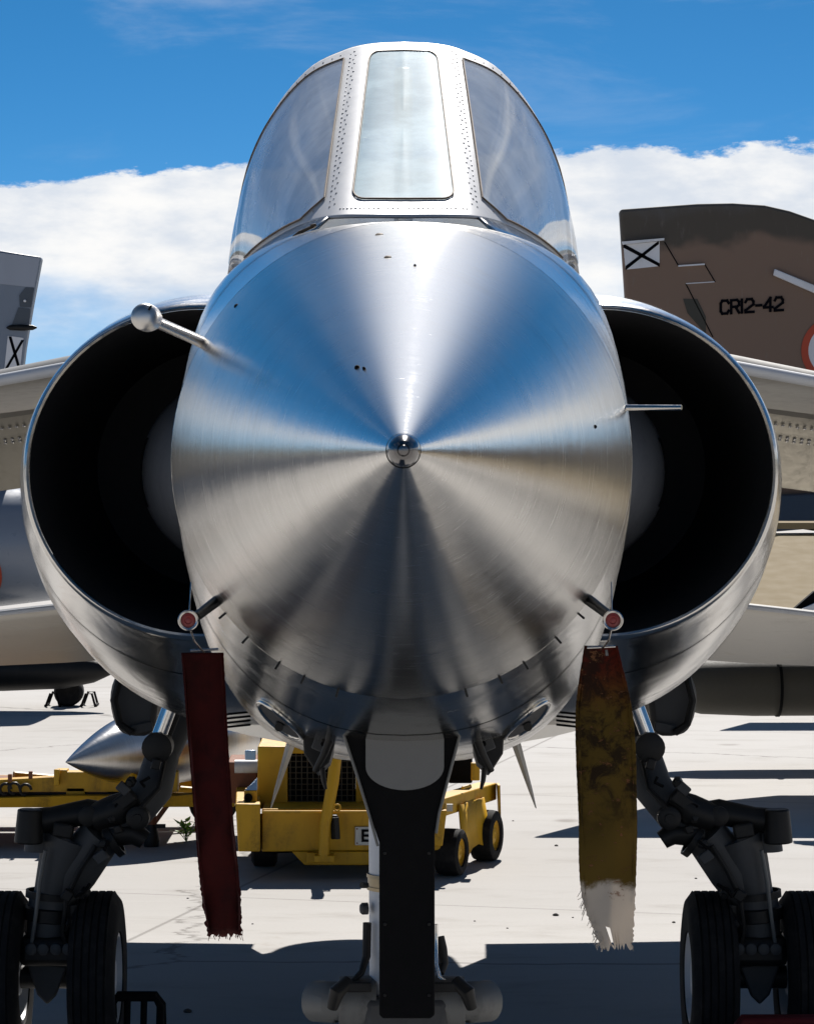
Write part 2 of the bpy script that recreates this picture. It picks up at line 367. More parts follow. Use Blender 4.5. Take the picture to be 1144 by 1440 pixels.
M['rivet'] = paint('rivet_steel', (0.30, 0.30, 0.31), 0.4, 0.6, (0.12, 0.11, 0.10), 60, metallic=0.6)
M['seal'] = paint('seal_brown', (0.12, 0.075, 0.04), 0.7, 0.4)
M['front_glass'] = glass('armour_glass', (0.84, 0.95, 0.97), 0.80, 0.008, 0.9, (0.58, 0.73, 0.79), 0.42, 0.02)
M['side_glass'] = glass('side_glass', (0.66, 0.71, 0.78), 0.58, 0.10, 0.8, (0.70, 0.74, 0.79))
M['hood_glass'] = glass('hood_glass', (0.93, 0.95, 0.97), 0.03, 0.03)
M['duct'] = paint('duct_shade_dark', (0.018, 0.018, 0.02), 0.75, 0.3)  # near-black colour stands in for the unlit depth of the ducts
M['shock'] = paint('shock_body_grey', (0.22, 0.23, 0.25), 0.45, 0.45, (0.05, 0.05, 0.05), 5, 0.1)
M['black'] = paint('black_paint', (0.0035, 0.0035, 0.004), 0.8, 0.3, (0.010, 0.009, 0.008), spec=0.12)
M['greypad'] = paint('grey_pad_paint', (0.16, 0.16, 0.155), 0.7, 0.25, (0.12, 0.12, 0.11), 8)
M['gear'] = paint('landing_gear_grey', (0.045, 0.046, 0.047), 0.65, 0.9, (0.03, 0.027, 0.024), 7)
M['gearwhite'] = paint('landing_gear_white', (0.56, 0.58, 0.61), 0.42, 0.45, (0.07, 0.06, 0.055), 9)
M['gearmid'] = paint('steering_grey', (0.13, 0.13, 0.123), 0.5, 0.85, (0.04, 0.036, 0.03), 14)
M['oily'] = paint('oily_steel', (0.014, 0.0135, 0.013), 0.5, 0.6, (0.035, 0.032, 0.028), 12, metallic=0.3, spec=0.3)
M['chrome'] = polished('oleo_chrome', (0.75, 0.73, 0.70), 0.12, 0.02)
M['probe'] = polished('satin_probe', (0.62, 0.60, 0.57), 0.36, 0.05)
M['brass'] = polished('clamp_brass', (0.30, 0.25, 0.17), 0.4, 0.02)
M['rubber'] = rubber()
M['door'] = paint('gear_door_grey', (0.03, 0.03, 0.03), 0.55, 0.5)
M['redcap'] = paint('cap_red', (0.24, 0.025, 0.025), 0.5, 0.4, (0.35, 0.28, 0.26), 30)
M['capring'] = polished('cap_ring', (0.5, 0.48, 0.46), 0.25, 0.02)
M['redcloth'] = cloth('red_ribbon', 'red')
M['oldcloth'] = cloth('worn_ribbon', 'old')
M['yellow'] = paint('yellow_machine_paint', (0.52, 0.29, 0.012), 0.5, 0.85, (0.07, 0.038, 0.014), 7, spec=0.3)
M['rust'] = paint('rusty_steel', (0.19, 0.065, 0.028), 0.8, 0.6)
M['plate'] = paint('plate_white', (0.55, 0.55, 0.52), 0.6, 0.3)
M['bluelamp'] = paint('lamp_pale_blue', (0.30, 0.45, 0.62), 0.25, 0.2)
M['grille'] = paint('grille_wire', (0.045, 0.034, 0.016), 0.6, 0.4)
M['tank'] = turned_metal('tank_aluminium', (0.85, 0.84, 0.82), 0.40, 0.1, (.66, .745, .055))
M['camo'] = camo('brown_camouflage')
M['camodark'] = paint('dark_olive_paint', (0.045, 0.042, 0.032), 0.7, 0.4)
M['tan'] = paint('tan_paint', (0.20, 0.155, 0.085), 0.8, 0.12, (0.14, 0.11, 0.07), 1.0, var=0.05, bmp=0.0, spec=0.1)
M['beige'] = paint('beige_paint', (0.62, 0.50, 0.30), 0.6, 0.25, (0.2, 0.17, 0.12), 2)
M['bluegrey'] = paint('blue_grey_paint', (0.17, 0.205, 0.26), 0.5, 0.35, (0.10, 0.11, 0.13), 2.5)
M['bluegrey_light'] = paint('pale_grey_paint', (0.30, 0.33, 0.39), 0.5, 0.25, (0.15, 0.16, 0.18), 2.5)
M['bluegrey_dark'] = paint('slate_paint', (0.055, 0.07, 0.09), 0.5, 0.3)
M['white'] = paint('marking_white', (0.66, 0.67, 0.70), 0.6, 0.25, (0.3, 0.3, 0.3), 6)
M['mark_black'] = paint('marking_black', (0.004, 0.004, 0.006), 0.8, 0.1, (0.01, 0.01, 0.01), spec=0.05)
M['mark_red'] = paint('marking_red', (0.42, 0.055, 0.018), 0.6, 0.2)
M['mark_yellow'] = paint('marking_yellow', (0.60, 0.38, 0.03), 0.6, 0.2)
M['concrete'] = concrete()
M['stone'] = paint('dark_pebble', (0.05, 0.045, 0.04), 0.9, 0.3, scale=30)
M['leaf'] = leafy()

# ------------------------------------------------------------------ ground
gm = MB(); gm.add([(-900, -300, 0), (900, -300, 0), (900, 1500, 0), (-900, 1500, 0)], [(0, 1, 2, 3)])
tag(gm.build('apron_ground', M['concrete'], origin=(0, 0, 0), smooth=None), kind='structure')

hr = MB(); rnd = random.Random(2); nh = 240; ra, rb, rc_ = [], [], []
hh = [6 + 22 * max(0.0, math.sin(k * math.tau / nh)) ** 2 * .6 + 14 * abs(math.sin(k * math.tau / nh)) ** 1.5 + 3.5 * math.sin(k * .21) + 2.5 * math.sin(k * .53 + 1) + rnd.uniform(-1.2, 1.2) for k in range(nh)]
for k in range(nh):
    a = k * math.tau / nh; dr_ = Vector((math.sin(a), math.cos(a), 0))
    ra.append(dr_ * 380 + Vector((0, 0, -.5))); rb.append(dr_ * 430 + Vector((0, 0, hh[k] * .8))); rc_.append(dr_ * 520 + Vector((0, 0, hh[k] + 1)))
M['scrub'] = paint('unseen_hill_scrub', (0.085, 0.082, 0.055), 0.95, 0.6, (0.04, 0.05, 0.025), 0.05, spec=0.05)
tag(hr.loft([ra, rb, rc_]).build('unseen_hills', M['scrub'], origin=(0, 0, 0)), kind='structure')  # unseen hills added to put a dark band into the nose reflection

# ================================================================== the silver jet
JY = 8.0
jet = thing('fighter_jet', (0, JY, 0), 'bare metal fighter jet seen head on with conical nose and twin round intakes', 'aircraft')
# -- nose cone
TIP = Vector((0.0, 2.60, 2.1312)); BASE = Vector((-0.003, 5.15, 2.115)); NR = 0.397; NZ = 1.035
def cone_at(t):
    r = NR * (1.42 * t - 0.42 * t * t)
    return TIP.lerp(BASE, t), r
rings = []
for i in range(1, 61):
    t = i / 60; c, r = cone_at(0.012 + t * 0.988)
    kz = 1 + (NZ - 1) * t
    rings.append([c + Vector((r * math.cos(k * math.tau / 128), 0, kz * r * math.sin(k * math.tau / 128))) for k in range(128)])
c, r = cone_at(1)
for dy, rr in ((0.004, 0.3962), (0.010, 0.393)):
    rings.append([c + Vector((rr * math.cos(k * math.tau / 128), dy, NZ * rr * math.sin(k * math.tau / 128))) for k in range(128)])
nose = MB().loft(rings).build('nose_cone', M['nose'], jet, origin=TIP, smooth=60)
tp = MB().lathe(TIP + Vector((0, -0.035, 0)), (0, 1, 0), [(0.0, 0.0), (0.0009, 0.004), (0.0063, 0.0056), (0.0072, 0.00824), (0.0144, 0.0124), (0.027, 0.0144), (0.0387, 0.01488), (0.0428, 0.0144), (0.0441, 0.0132), (0.1, 0.0132)], 40)
tp.build('nose_tip', M['tip'], nose)
def on_cone(px, py):
    """the point of the nose cone that shows at (px, py)"""
    for i in range(2001):
        t = i / 2000; c, r = cone_at(t); q = P(px, py, c.y)
        if math.hypot(q.x - c.x, (q.z - c.z) / (1 + (NZ - 1) * t)) <= r: return q, (q - c).normalized()
    return P(px, py, 5.15), Vector((0, -1, 0))
for (px, py, s) in ((533, 330, 5), (545, 362, 4.6), (583, 374, 1.8), (332, 430, 3), (502, 517, 3.2), (836, 600, 2.4), (512, 519, 2)):
    q, nrm = on_cone(px, py); nrm = (nrm + Vector((0, -0.2, 0))).normalized(); rr = s * q.y / F
    MB().lathe(q - nrm * 0.002, nrm, [(0, rr * 1.3), (0.003, rr * 1.2), (0.0045, rr * 0.7), (0.005, 0.0)], 10).build('screw', M['seal'] if s > 4 else M['black'], nose)
# -- rim band behind the nose cone with its latches
bandm = MB()
bandm.loft([[BASE + Vector((rr * math.cos(k * math.tau / 96), dy, NZ * rr * math.sin(k * math.tau / 96))) for k in range(96)] for dy, rr in ((0.006, 0.391), (0.012, 0.3985), (0.055, 0.4015), (0.06, 0.399))])
band = bandm.build('nose_rim', M['skin'], jet, smooth=60)
for a in (-132, -122, -115, -106, -74, -65, -58, -48, -140, -40):
    a = R(a); q = BASE + Vector((0.401 * math.cos(a), 0.03, NZ * 0.401 * math.sin(a)))
    MB().box(q, (0.004, 0.042, 0.022), Matrix.Rotation(-a + R(90), 3, 'Y')).build('latch', M['oily'], band, bevel=0.001)

# -- forward fuselage
def section(d, wd, zt, zb, zc, nt_, nb, n=72):
    pts = []
    for k in range(n):
        a = k * math.tau / n; ca, sa = math.cos(a), math.sin(a)
        e = nt_ if sa >= 0 else nb; hh = (zt - zc) if sa >= 0 else (zc - zb)
        pts.append(Vector((wd * math.copysign(abs(ca) ** (2 / e), ca), d, zc + hh * math.copysign(abs(sa) ** (2 / e), sa))))
    return pts
FW = [(5.205, .399, 2.527, 1.702, 2.115, 2.0, 2.0), (5.6, .428, 2.562, 1.615, 2.10, 2.3, 2.15), (6.0, .448, 2.585, 1.535, 2.08, 3.0, 2.4),
      (6.5, .470, 2.590, 1.465, 2.06, 3.7, 2.7), (7.3, .492, 2.595, 1.37, 2.04, 4.0, 3.0), (8.2, .507, 2.60, 1.29, 2.02, 4.0, 3.0), (9.4, .52, 2.60, 1.19, 2.0, 4.0, 3.0)]
def fw_at(d):
    xs = [f[0] for f in FW]; return [crom(xs, [f[i] for f in FW], d) for i in range(1, 7)]
rings = []
for i in range(49):
    d = 5.205 + (9.4 - 5.205) * i / 48; rings.append(section(d, *fw_at(d)))
fus = MB().loft(rings).build('forward_fuselage', M['skin'], jet, smooth=60)
def belly_point(x, d, off=0.0):
    wd, zt, zb, zc, nt_, nb = fw_at(d); u = min(0.999, abs(x) / wd)
    return Vector((x, d, zc - (zc - zb) * (1 - u ** nb) ** (1 / nb) - off))
# panel seams that run round the belly
for d in (5.75, 6.55, 7.4):
    s = section(d, *[v + (0.0015 if i == 0 else (0.0012 if i == 1 else (-0.0012 if i == 2 else 0))) for i, v in enumerate(fw_at(d))])
    s2 = [p + Vector((0, 0.005, 0)) for p in section(d, *[v + (0.0015 if i == 0 else (0.0012 if i == 1 else (-0.0012 if i == 2 else 0))) for i, v in enumerate(fw_at(d))])]
    MB().loft([s, s2]).build('panel_seam', M['oily'], fus)
# gun ports: rimmed ovals low on either cheek, recess shade put in as dark patches
for sgn in (-1, 1):
    best = min((abs(CY + (H - belly_point(172 * d_ / F, d_).z) * F / d_ - 1016), d_) for d_ in [5.9 + .01 * k for k in range(200)])
    gd_ = best[1]; gx = 172 * gd_ / F
    def gp(rx_, ry_, off, k, n=36):
        a = k * math.tau / n; x_ = gx + rx_ * math.cos(a) - .010 * math.sin(a); d_ = gd_ + ry_ * math.sin(a)
        p_ = belly_point(x_, d_); q_ = Vector((x_ * .7, -.10, p_.z - 2.05)).normalized(); p_ = p_ + q_ * off
        return Vector((sgn * p_.x, p_.y, p_.z))
    pt = MB().tube([gp(.040, .20, .003, k) for k in range(37)], .0055, 8, False).build('gun_port', M['skin'], fus, smooth=70)
    MB().loft([[gp(.040, .20, .0035, k) for k in range(36)], [gp(.024, .12, .0035, k) for k in range(36)], [gp(.004, .02, .0035, k) for k in range(36)]], cap1=True).build('gun_port_dark_patch', M['duct'], pt, smooth=60)
    MB().tube([gp(0, 0, .006, 0) + Vector((0, .10, .012)), gp(0, 0, .006, 0) + Vector((0, -.05, 0))], .009, 14).build('gun_muzzle', M['oily'], pt)
    for k in range(4):                     # cooling slots
        q = P(CX + sgn * 233, 1003 + k * 6, 8.6)
        MB().box(q, (0.075, 0.02, 0.005), Matrix.Rotation(sgn * R(6), 3, 'Y')).build('vent_slot', M['black'], fus)

# -- windscreen: frame, armoured front pane, two curved side panes
U = [0, .2, .35, .5, .65, .8, .9, 1.0]
AX = [0, 48, 84, 132, 177, 212, 229, 236]; AYp = [58, 61, 70, 95, 148, 220, 300, 385]; AD = [7.15, 7.15, 7.17, 7.19, 7.22, 7.25, 7.28, 7.3]
BX = [0, 78, 116, 150, 182, 209, 225, 236]; BYp = [303, 303, 307, 318, 335, 354, 370, 386]; BD = [6.0, 6.01, 6.1, 6.3, 6.55, 6.85, 7.08, 7.3]
def ws(u, v, off=0.0):
    s = 1 if u >= 0 else -1; u = min(abs(u), 1.0)
    a = P(CX + s * crom(U, AX, u), crom(U, AYp, u), crom(U, AD, u)); b = P(CX + s * crom(U, BX, u), crom(U, BYp, u), crom(U, BD, u))
    p = b.lerp(a, v)
    bul = 4 * v * (1 - v) * 0.022 * max(0.0, min(1.0, (u - 0.3) / 0.4))
    out = Vector((p.x, -0.25, p.z - 2.55)).normalized()
    return p + out * (bul + off)
def patch(u0, u1, v0, v1, nu, nv, off, fn=None):
    mb = MB(); vs_ = []; fs_ = []
    for i in range(nu + 1):
        for j in range(nv + 1):
            u = u0 + (u1 - u0) * i / nu; v = v0 + (v1 - v0) * j / nv
            if fn: u, v = fn(i / nu, j / nv)
            vs_.append(ws(u, v, off))
    for i in range(nu):
        for j in range(nv):
            a = i * (nv + 1) + j; fs_.append((a, a + 1, a + nv + 2, a + nv + 1))
    return mb.add(vs_, fs_)
def rounded(pu0, pu1, pv0, pv1, ru, rv, n=6):
    """outline in (u, v) with round corners"""
    o = []
    for (cu, cv, a0) in ((pu1 - ru, pv1 - rv, 0), (pu0 + ru, pv1 - rv, 90), (pu0 + ru, pv0 + rv, 180), (pu1 - ru, pv0 + rv, 270)):
        for k in range(n + 1):
            a = R(a0 + 90 * k / n); o.append((cu + ru * math.cos(a), cv + rv * math.sin(a)))
    return o
# frame shell = whole windscreen surface with the three pane openings cut out of the grid
side_v0 = lambda u: max(.012, .085 - .55 * (u - .338))
def in_front(u, v):
    return abs(u) < 0.183 and 0.085 < v < 0.925
def in_side(u, v):
    u = abs(u); return 0.340 < u < 0.965 and side_v0(u) + 0.02 < v < 0.925
NU, NV = 240, 120
vs_, fs_ = [], []
for i in range(NU + 1):
    for j in range(NV + 1): vs_.append(ws(-1 + 2 * i / NU, j / NV))
for i in range(NU):
    for j in range(NV):
        u = -1 + 2 * (i + .5) / NU; v = (j + .5) / NV
        if in_front(u, v) or in_side(u, v): continue
        a = i * (NV + 1) + j; fs_.append((a, a + 1, a + NV + 2, a + NV + 1))
frm = MB().add(vs_, fs_).build('windscreen_frame', M['frame'], jet, smooth=50, solid=0.006)
fp = patch(-.195, .195, .075, .935, 24, 30, 0.002)
def fill_outline(outline, off, nrm_off=0.0):
    c = (sum(o[0] for o in outline) / len(outline), sum(o[1] for o in outline) / len(outline))
    rings_ = []
    for k in (1.0, .85, .7, .5, .3, .12): rings_.append([ws(c[0] + (o[0] - c[0]) * k, c[1] + (o[1] - c[1]) * k, off) for o in outline])
    return MB().loft(rings_, True, False, True)
def dense(outline, n):
    out = []
    for i, p in enumerate(outline):
        q = outline[(i + 1) % len(outline)]
        L = math.hypot((q[0] - p[0]) * 2, q[1] - p[1]); m_ = max(1, int(L * n))
        for k in range(m_): out.append((p[0] + (q[0] - p[0]) * k / m_, p[1] + (q[1] - p[1]) * k / m_))
    return out
fo = dense(rounded(-.188, .188, .080, .930, .05, .05), 30)
front = fill_outline(fo, .003).build('front_pane', M['front_glass'], jet, smooth=60)
MB().tube([ws(u, v, .004) for u, v in fo + fo[:1]], .0022, 6, False).build('pane_seal', M['seal'], front)
for sgn in (-1, 1):
    o1 = [(.338, .925), (.338, .10)] + [(.338 + .59 * k / 10, side_v0(.338 + .59 * k / 10) + .012) for k in range(1, 11)] + [(.966, .925)]
    o1 = dense([(sgn * u, v) for u, v in o1], 30)
    vs_, fs_ = [], []; n1, n2 = 40, 30
    for i in range(n1 + 1):
        u = .334 + .636 * i / n1
        for j in range(n2 + 1):
            v = side_v0(u) + .008 + (.93 - side_v0(u) - .008) * j / n2; vs_.append(ws(sgn * u, v, .003))
    for i in range(n1):
        for j in range(n2):
            a = i * (n2 + 1) + j; fs_.append((a, a + 1, a + n2 + 2, a + n2 + 1))
    sp = MB().add(vs_, fs_).build('side_pane', M['side_glass'], jet, smooth=60)
    o2 = [(.90 - .562 * k / 20, .925) for k in range(21)] + [(.338, .925 - .825 * k / 20) for k in range(1, 21)] + [(.338 + .53 * k / 20, side_v0(.338 + .53 * k / 20) + .012) for k in range(1, 21)]
    MB().tube([ws(sgn * u, v, .0045) for u, v in o2], .0020, 6, False).build('pane_seal', M['seal'], sp)
# rivets of the frame: too fine to pick apart
rv = MB()
def rivet(u, v):
    p = ws(u, v, .0); e = ws(u + .004, v, 0) - p; h = ws(u, v + .004, 0) - p
    nrm = e.cross(h).normalized(); nrm = nrm if nrm.y < 0 else -nrm
    p = p + (e * random.uniform(-.12, .12) + h * random.uniform(-.12, .12)); kk = random.uniform(.7, 1.1)
    rv.lathe(p + nrm * .0005, nrm, [(0, .0026 * kk), (.0012, .0020 * kk), (.0016, 0)], 6)
for s in (-1, 1):
    for k in range(34):
        v = .05 + .9 * k / 33
        rivet(s * .305, v); rivet(s * (.275 + .010 * (k % 2)), min(.99, v + .012))
    for k in range(14): rivet(s * (.02 + .22 * k / 13), .035)
    for k in range(16): rivet(s * (.36 + .58 * k / 15), .965); rivet(s * (.40 + .5 * k / 15), .045)
tag(rv.build('rivets', M['rivet'], frm, smooth=None), kind='stuff')
# canopy bow and hood behind the windscreen
def bow(d0, grow, n=64):
    pts = []
    for i in range(n + 1):
        u = -1 + 2 * i / n; p = ws(u, 1.0)
        dirv = Vector((p.x, 0, p.z - 2.55)); k = 1 + grow / max(dirv.length, .05)
        pts.append(Vector((p.x * k, p.y + d0, 2.55 + (p.z - 2.55) * k)))
    return pts
bw = MB().loft([bow(-.001, .0), bow(.05, .006), bow(.085, .007), bow(.09, .0)], closed=False).build('canopy_bow', M['frame'], jet, smooth=50)
hood = []
for (dd, kx, kz) in ((.08, 1.0, 1.0), (.5, 1.03, 1.0), (1.0, 1.0, .93), (1.5, .90, .70), (2.0, .62, .26)):
    hood.append([Vector((p.x * kx, p.y + dd, 2.55 + (p.z - 2.55) * kz)) for p in bow(0, 0.0)])
MB().loft(hood, closed=False).build('canopy_hood', M['hood_glass'], jet, smooth=60)
MB().loft([hood[3], hood[4], [Vector((p.x * .7, p.y + 1.4, 2.5 + (p.z - 2.55) * .2)) for p in hood[4]]], closed=False).build('spine_fairing', M['skin'], jet, smooth=60)
# sill strips between fuselage shoulder and glass
for sgn in (-1, 1):
    top = [ws(sgn * u, 0.0, .001) for u in [0.3 + .7 * k / 24 for k in range(25)]] + [Vector((sgn * .415, 7.3 + .1 * k, 2.57)) for k in range(1, 16)]
    low_ = []
    for p in top:
        wd, zt, zb, zc, nt_, nb = fw_at(p.y); x = min(abs(p.x) + .05, wd * .995); u = x / wd
        low_.append(Vector((sgn * x, p.y, zc + (zt - zc) * (1 - u ** nt_) ** (1 / nt_) - .012)))
    MB().loft([top, low_], closed=False).build('canopy_sill', M['skin'], jet, smooth=60, solid=.004)
    # recessed foot strip along the shoulder
    for k in range(2):
        px = CX + sgn * (205 - 34 * k); py = 383 - 16 * k
        q = P(px, py, 5.9)
# cockpit coaming and seat
ck = MB(); ck.box((0, 7.30, 2.59), (.44, .5, .08)); ck.build('instrument_coaming', M['black'], jet, bevel=.03)
st_ = MB(); st_.box((0, 8.25, 2.55), (.34, .16, .30)).box((0, 8.2, 2.72), (.24, .12, .06)); st_.build('ejection_seat', M['oily'], jet, bevel=.02)
# small folded hinge tab left of the windscreen foot
tb = MB(); q = P(432, 322, 5.9)
tb.box(q, (.034, .016, .006), Matrix.Rotation(R(-24), 3, 'Y')); tb.box(q + Vector((-.020, -.004, -.011)), (.020, .012, .007), Matrix.Rotation(R(-38), 3, 'Y')); tb.box(q + Vector((.012, -.006, .007)), (.012, .010, .006), Matrix.Rotation(R(-10), 3, 'Y'))
tb.build('windscreen_foot_hinge', M['seal'], jet, bevel=.002)

# -- intakes
COWL = [(8.205, .550, .464, 2.075, .446), (8.2, .550, .470, 2.075, .452), (8.204, .550, .476, 2.075, .458), (8.26, .550, .487, 2.073, .470), (8.45, .545, .523, 2.052, .512), (8.7, .535, .562, 2.02, .568), (9.0, .52, .60, 1.98, .622), (9.35, .50, .63, 1.945, .668), (9.8, .50, .635, 1.92, .70)]
def dcurve(sgn, d, cx_, rx, zc, rz, inn=.30, n=56):
    pts = [Vector((sgn * inn, d, zc + rz))]
    for k in range(n + 1):
        a = R(90 - 180 * k / n); pts.append(Vector((sgn * (cx_ + rx * math.cos(a)) * 1.008 - .007, d, zc + rz * math.sin(a))))
    pts.append(Vector((sgn * inn, d, zc - rz))); return pts
for sgn in (-1, 1):
    cowl = MB().loft([dcurve(sgn, *c_) for c_ in COWL], closed=False).build('intake_cowl', M['cowl'], jet, smooth=60)
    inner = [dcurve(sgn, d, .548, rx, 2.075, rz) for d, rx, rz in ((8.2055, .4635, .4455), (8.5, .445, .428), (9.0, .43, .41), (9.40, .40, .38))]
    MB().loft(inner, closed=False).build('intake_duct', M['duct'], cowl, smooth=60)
    MB().loft([inner[-1], [Vector((sgn * .5, 9.40, 2.075)) for _ in inner[-1]]], closed=False).build('duct_dark_end', M['duct'], cowl)  # dark sheet closing the duct, its deep shade put into the colour
    for dd_ in (8.62, 9.15):
        prm = [crom([c_[0] for c_ in COWL[1:]], [c_[j] for c_ in COWL[1:]], dd_) for j in range(1, 5)]
        s0 = dcurve(sgn, dd_, prm[0], prm[1] + .0015, prm[2], prm[3] + .0015); s1 = [p_ + Vector((0, .005, 0)) for p_ in s0]
        MB().loft([s0, s1], closed=False).build('panel_seam', M['oily'], cowl)
    # half-round shock body on the fuselage side
    hb = []
    for d, rr in ((7.95, .01), (8.2, .11), (8.45, .215), (8.6, .262), (8.75, .28), (9.2, .27)):
        hb.append([Vector((sgn * (.49 + rr * math.cos(R(90 - 180 * k / 32))), d, 2.07 + rr * math.sin(R(90 - 180 * k / 32)))) for k in range(33)])
    sb = MB().loft(hb, closed=False).build('shock_body', M['shock'], cowl, smooth=60)
    # oval access panel on the shock body
    o_ = []
    for k in range(40):
        a = k * math.tau / 40; an = R(0) + .38 * math.copysign(abs(math.sin(a)) ** .5, math.sin(a)); d = 8.60 + .03 * math.copysign(abs(math.cos(a)) ** .5, math.cos(a))
        rr = .2625 + (d - 8.6) * .12 + .003; o_.append(Vector((sgn * (.49 + rr * math.cos(an)), d, 2.07 + rr * math.sin(an))))
    MB().tube(o_ + o_[:1], .0022, 5, False).build('access_panel_seam', M['black'], sb)
    # splitter strip between duct and fuselage
    MB().prism([Vector((sgn * .512, 8.16, 2.47)), Vector((sgn * .512, 8.16, 1.66)), Vector((sgn * .512, 9.3, 1.60)), Vector((sgn * .512, 9.3, 2.5))], (sgn * .008, 0, 0)).build('splitter_plate', M['duct'], cowl)

# -- centre and rear fuselage
MF = [(9.45, 1.12, 2.60, 1.19, 1.98, 2.6, 2.5), (10.0, 1.13, 2.61, 1.14, 1.96, 2.6, 2.5), (11.3, 1.02, 2.60, 1.13, 1.95, 2.4, 2.4), (12.4, .76, 2.52, 1.22, 1.93, 2.2, 2.2), (13.5, .56, 2.36, 1.42, 1.92, 2.0, 2.0), (14.4, .45, 2.32, 1.58, 1.95, 2, 2)]
rings = []
for i in range(31):
    d = 9.45 + (14.4 - 9.45) * i / 30; rings.append(section(d, *[crom([f[0] for f in MF], [f[j] for f in MF], d) for j in range(1, 7)]))
MB().loft(rings, cap0=True).build('rear_fuselage', M['skin'], jet, smooth=60)
MB().lathe((0, 14.38, 1.97), (0, 1, 0), [(0, .37), (.2, .34), (.30, .31), (.29, .29), (0, .32)], 40).build('jet_nozzle', M['oily'], jet)

# -- wings with drooped flaps
for sgn in (-1, 1):
    def wp(x, d, z): return Vector((sgn * x, d, z))
    an = math.tan(R(7.5)); z0 = 2.418
    def le(x): return 9.70 + (x - 1.0) * 1.02
    def te(x): return 12.35 + (x - 1.0) * 0.22
    def zc_(x): return z0 - (x - 1.0) * an
    secs = []
    for x in (.85, 1.4, 2.2, 3.2, 4.2):
        l, t_, zz = le(x), te(x), zc_(x); c_ = t_ - l; th = .022 * c_
        prof = [(0, 0), (.006, .35), (.02, .6), (.06, .85), (.2, 1.25), (.4, 1.4), (.7, 1.0), (1, .25), (1, -.25), (.7, -1.0), (.4, -1.2), (.2, -1.0), (.06, -.75), (.02, -.55), (.006, -.32)]
        secs.append([wp(x, l + c_ * a, zz - .015 * a + th * b_) for a, b_ in prof])
    wing = MB().loft(secs, cap0=True, cap1=True).build('wing', M['wing'], jet, smooth=50)
    # bright leading edge strip
    MB().tube([wp(x, le(x) - .012, zc_(x)) for x in (.9, 1.4, 2.2, 3.2, 4.2)], [.021, .020, .018, .014, .010], 14).build('leading_edge', M['frame'], wing)
    # flap: hangs down at the trailing edge
    ang = R(31); ch = .64
    f0, f1 = [], []
    for x, ring_ in ((1.08, f0), (3.1, f1)):
        for a, b_ in ((0, .045), (.15, .055), (.5, .035), (1, .004), (1, -.004), (.5, -.028), (.15, -.05), (0, -.045)):
            dd, zz = a * ch, b_; ring_.append(wp(x, te(x) + .03 + dd * math.cos(ang) - zz * math.sin(ang) * -1 * 0, zc_(x) - .02 - dd * math.sin(ang) + zz * math.cos(ang)))
    flap = MB().loft([f0, f1], cap0=True, cap1=True).build('flap', M['wing'], wing, smooth=40)
    rvm = MB()
    for row in (.10, .26, .30, .62):
        for k in range(60):
            x = 1.12 + 1.9 * k / 60; dd = row * ch
            p = wp(x, te(x) + .03 + dd * math.cos(ang), zc_(x) - .02 - dd * math.sin(ang) - .050 + .028 * row)
            rvm.lathe(p, (0, -.5, -.85), [(0, .009), (.004, .006), (.005, 0)], 5)
    tag(rvm.build('rivets', M['rivet'], flap, smooth=None), kind='stuff')
    MB().prism([wp(1.10, te(1.1) + .05, zc_(1.1) - .07), wp(1.10, te(1.1) + .52, zc_(1.1) - .36), wp(3.0, te(3.0) + .52, zc_(3.0) - .36), wp(3.0, te(3.0) + .05, zc_(3.0) - .07)], (0, 0, .004)).build('flap_shroud', M['wing'], wing)

# -- tailplanes, fin, ventral fins
for sgn in (-1, 1):
    def tpnt(x, d, z): return Vector((sgn * x, d, z))
    secs = []
    for x, l, c_, zl, droop in ((.50, 12.10, 2.00, 1.60, .40), (1.0, 12.35, 1.76, 1.535, .36), (1.6, 12.70, 1.43, 1.455, .32), (2.5, 13.25, .93, 1.33, .24)):
        prof = [(0, 0), (.02, .012), (.1, .028), (.4, .040), (1, .004), (1, -.004), (.4, -.040), (.1, -.026), (.02, -.012)]
        secs.append([tpnt(x, l + c_ * a, zl - droop * (a ** 1.25) + b_) for a, b_ in prof])
    tl_ = MB().loft(secs, cap0=True, cap1=True).build('tailplane', M['tail'], jet, smooth=60)
    MB().tube([tpnt(.52, 12.105, 1.598), tpnt(1.0, 12.34, 1.535), tpnt(1.6, 12.69, 1.455), tpnt(2.5, 13.24, 1.33)], .012, 10).build('leading_edge', M['frame'], tl_)
    vf = []
    for xx, zz, l_, t_, th in ((.39, 1.45, 12.0, 13.7, .07), (.485, .87, 12.75, 13.5, .042), (.555, .65, 13.0, 13.4, .020), (.583, .56, 13.12, 13.36, .006)):
        vf.append([Vector((sgn * (xx + o_ * th), d_, zz)) for d_, o_ in ((l_, 0), (l_ + .2 * (t_ - l_), .5), (l_ + .6 * (t_ - l_), .5), (t_, 0), (l_ + .6 * (t_ - l_), -.5), (l_ + .2 * (t_ - l_), -.5))])
    MB().loft(vf, cap0=True, cap1=True).build('ventral_fin', M['wing'], jet, smooth=30)
fn = MB(); fn.prism([Vector((-.04, 11.7, 2.40)), Vector((-.04, 13.4, 3.86)), Vector((-.04, 14.5, 3.86)), Vector((-.04, 14.4, 2.15))], (.08, 0, 0)); fn.build('fin', M['wing'], jet, bevel=.02)

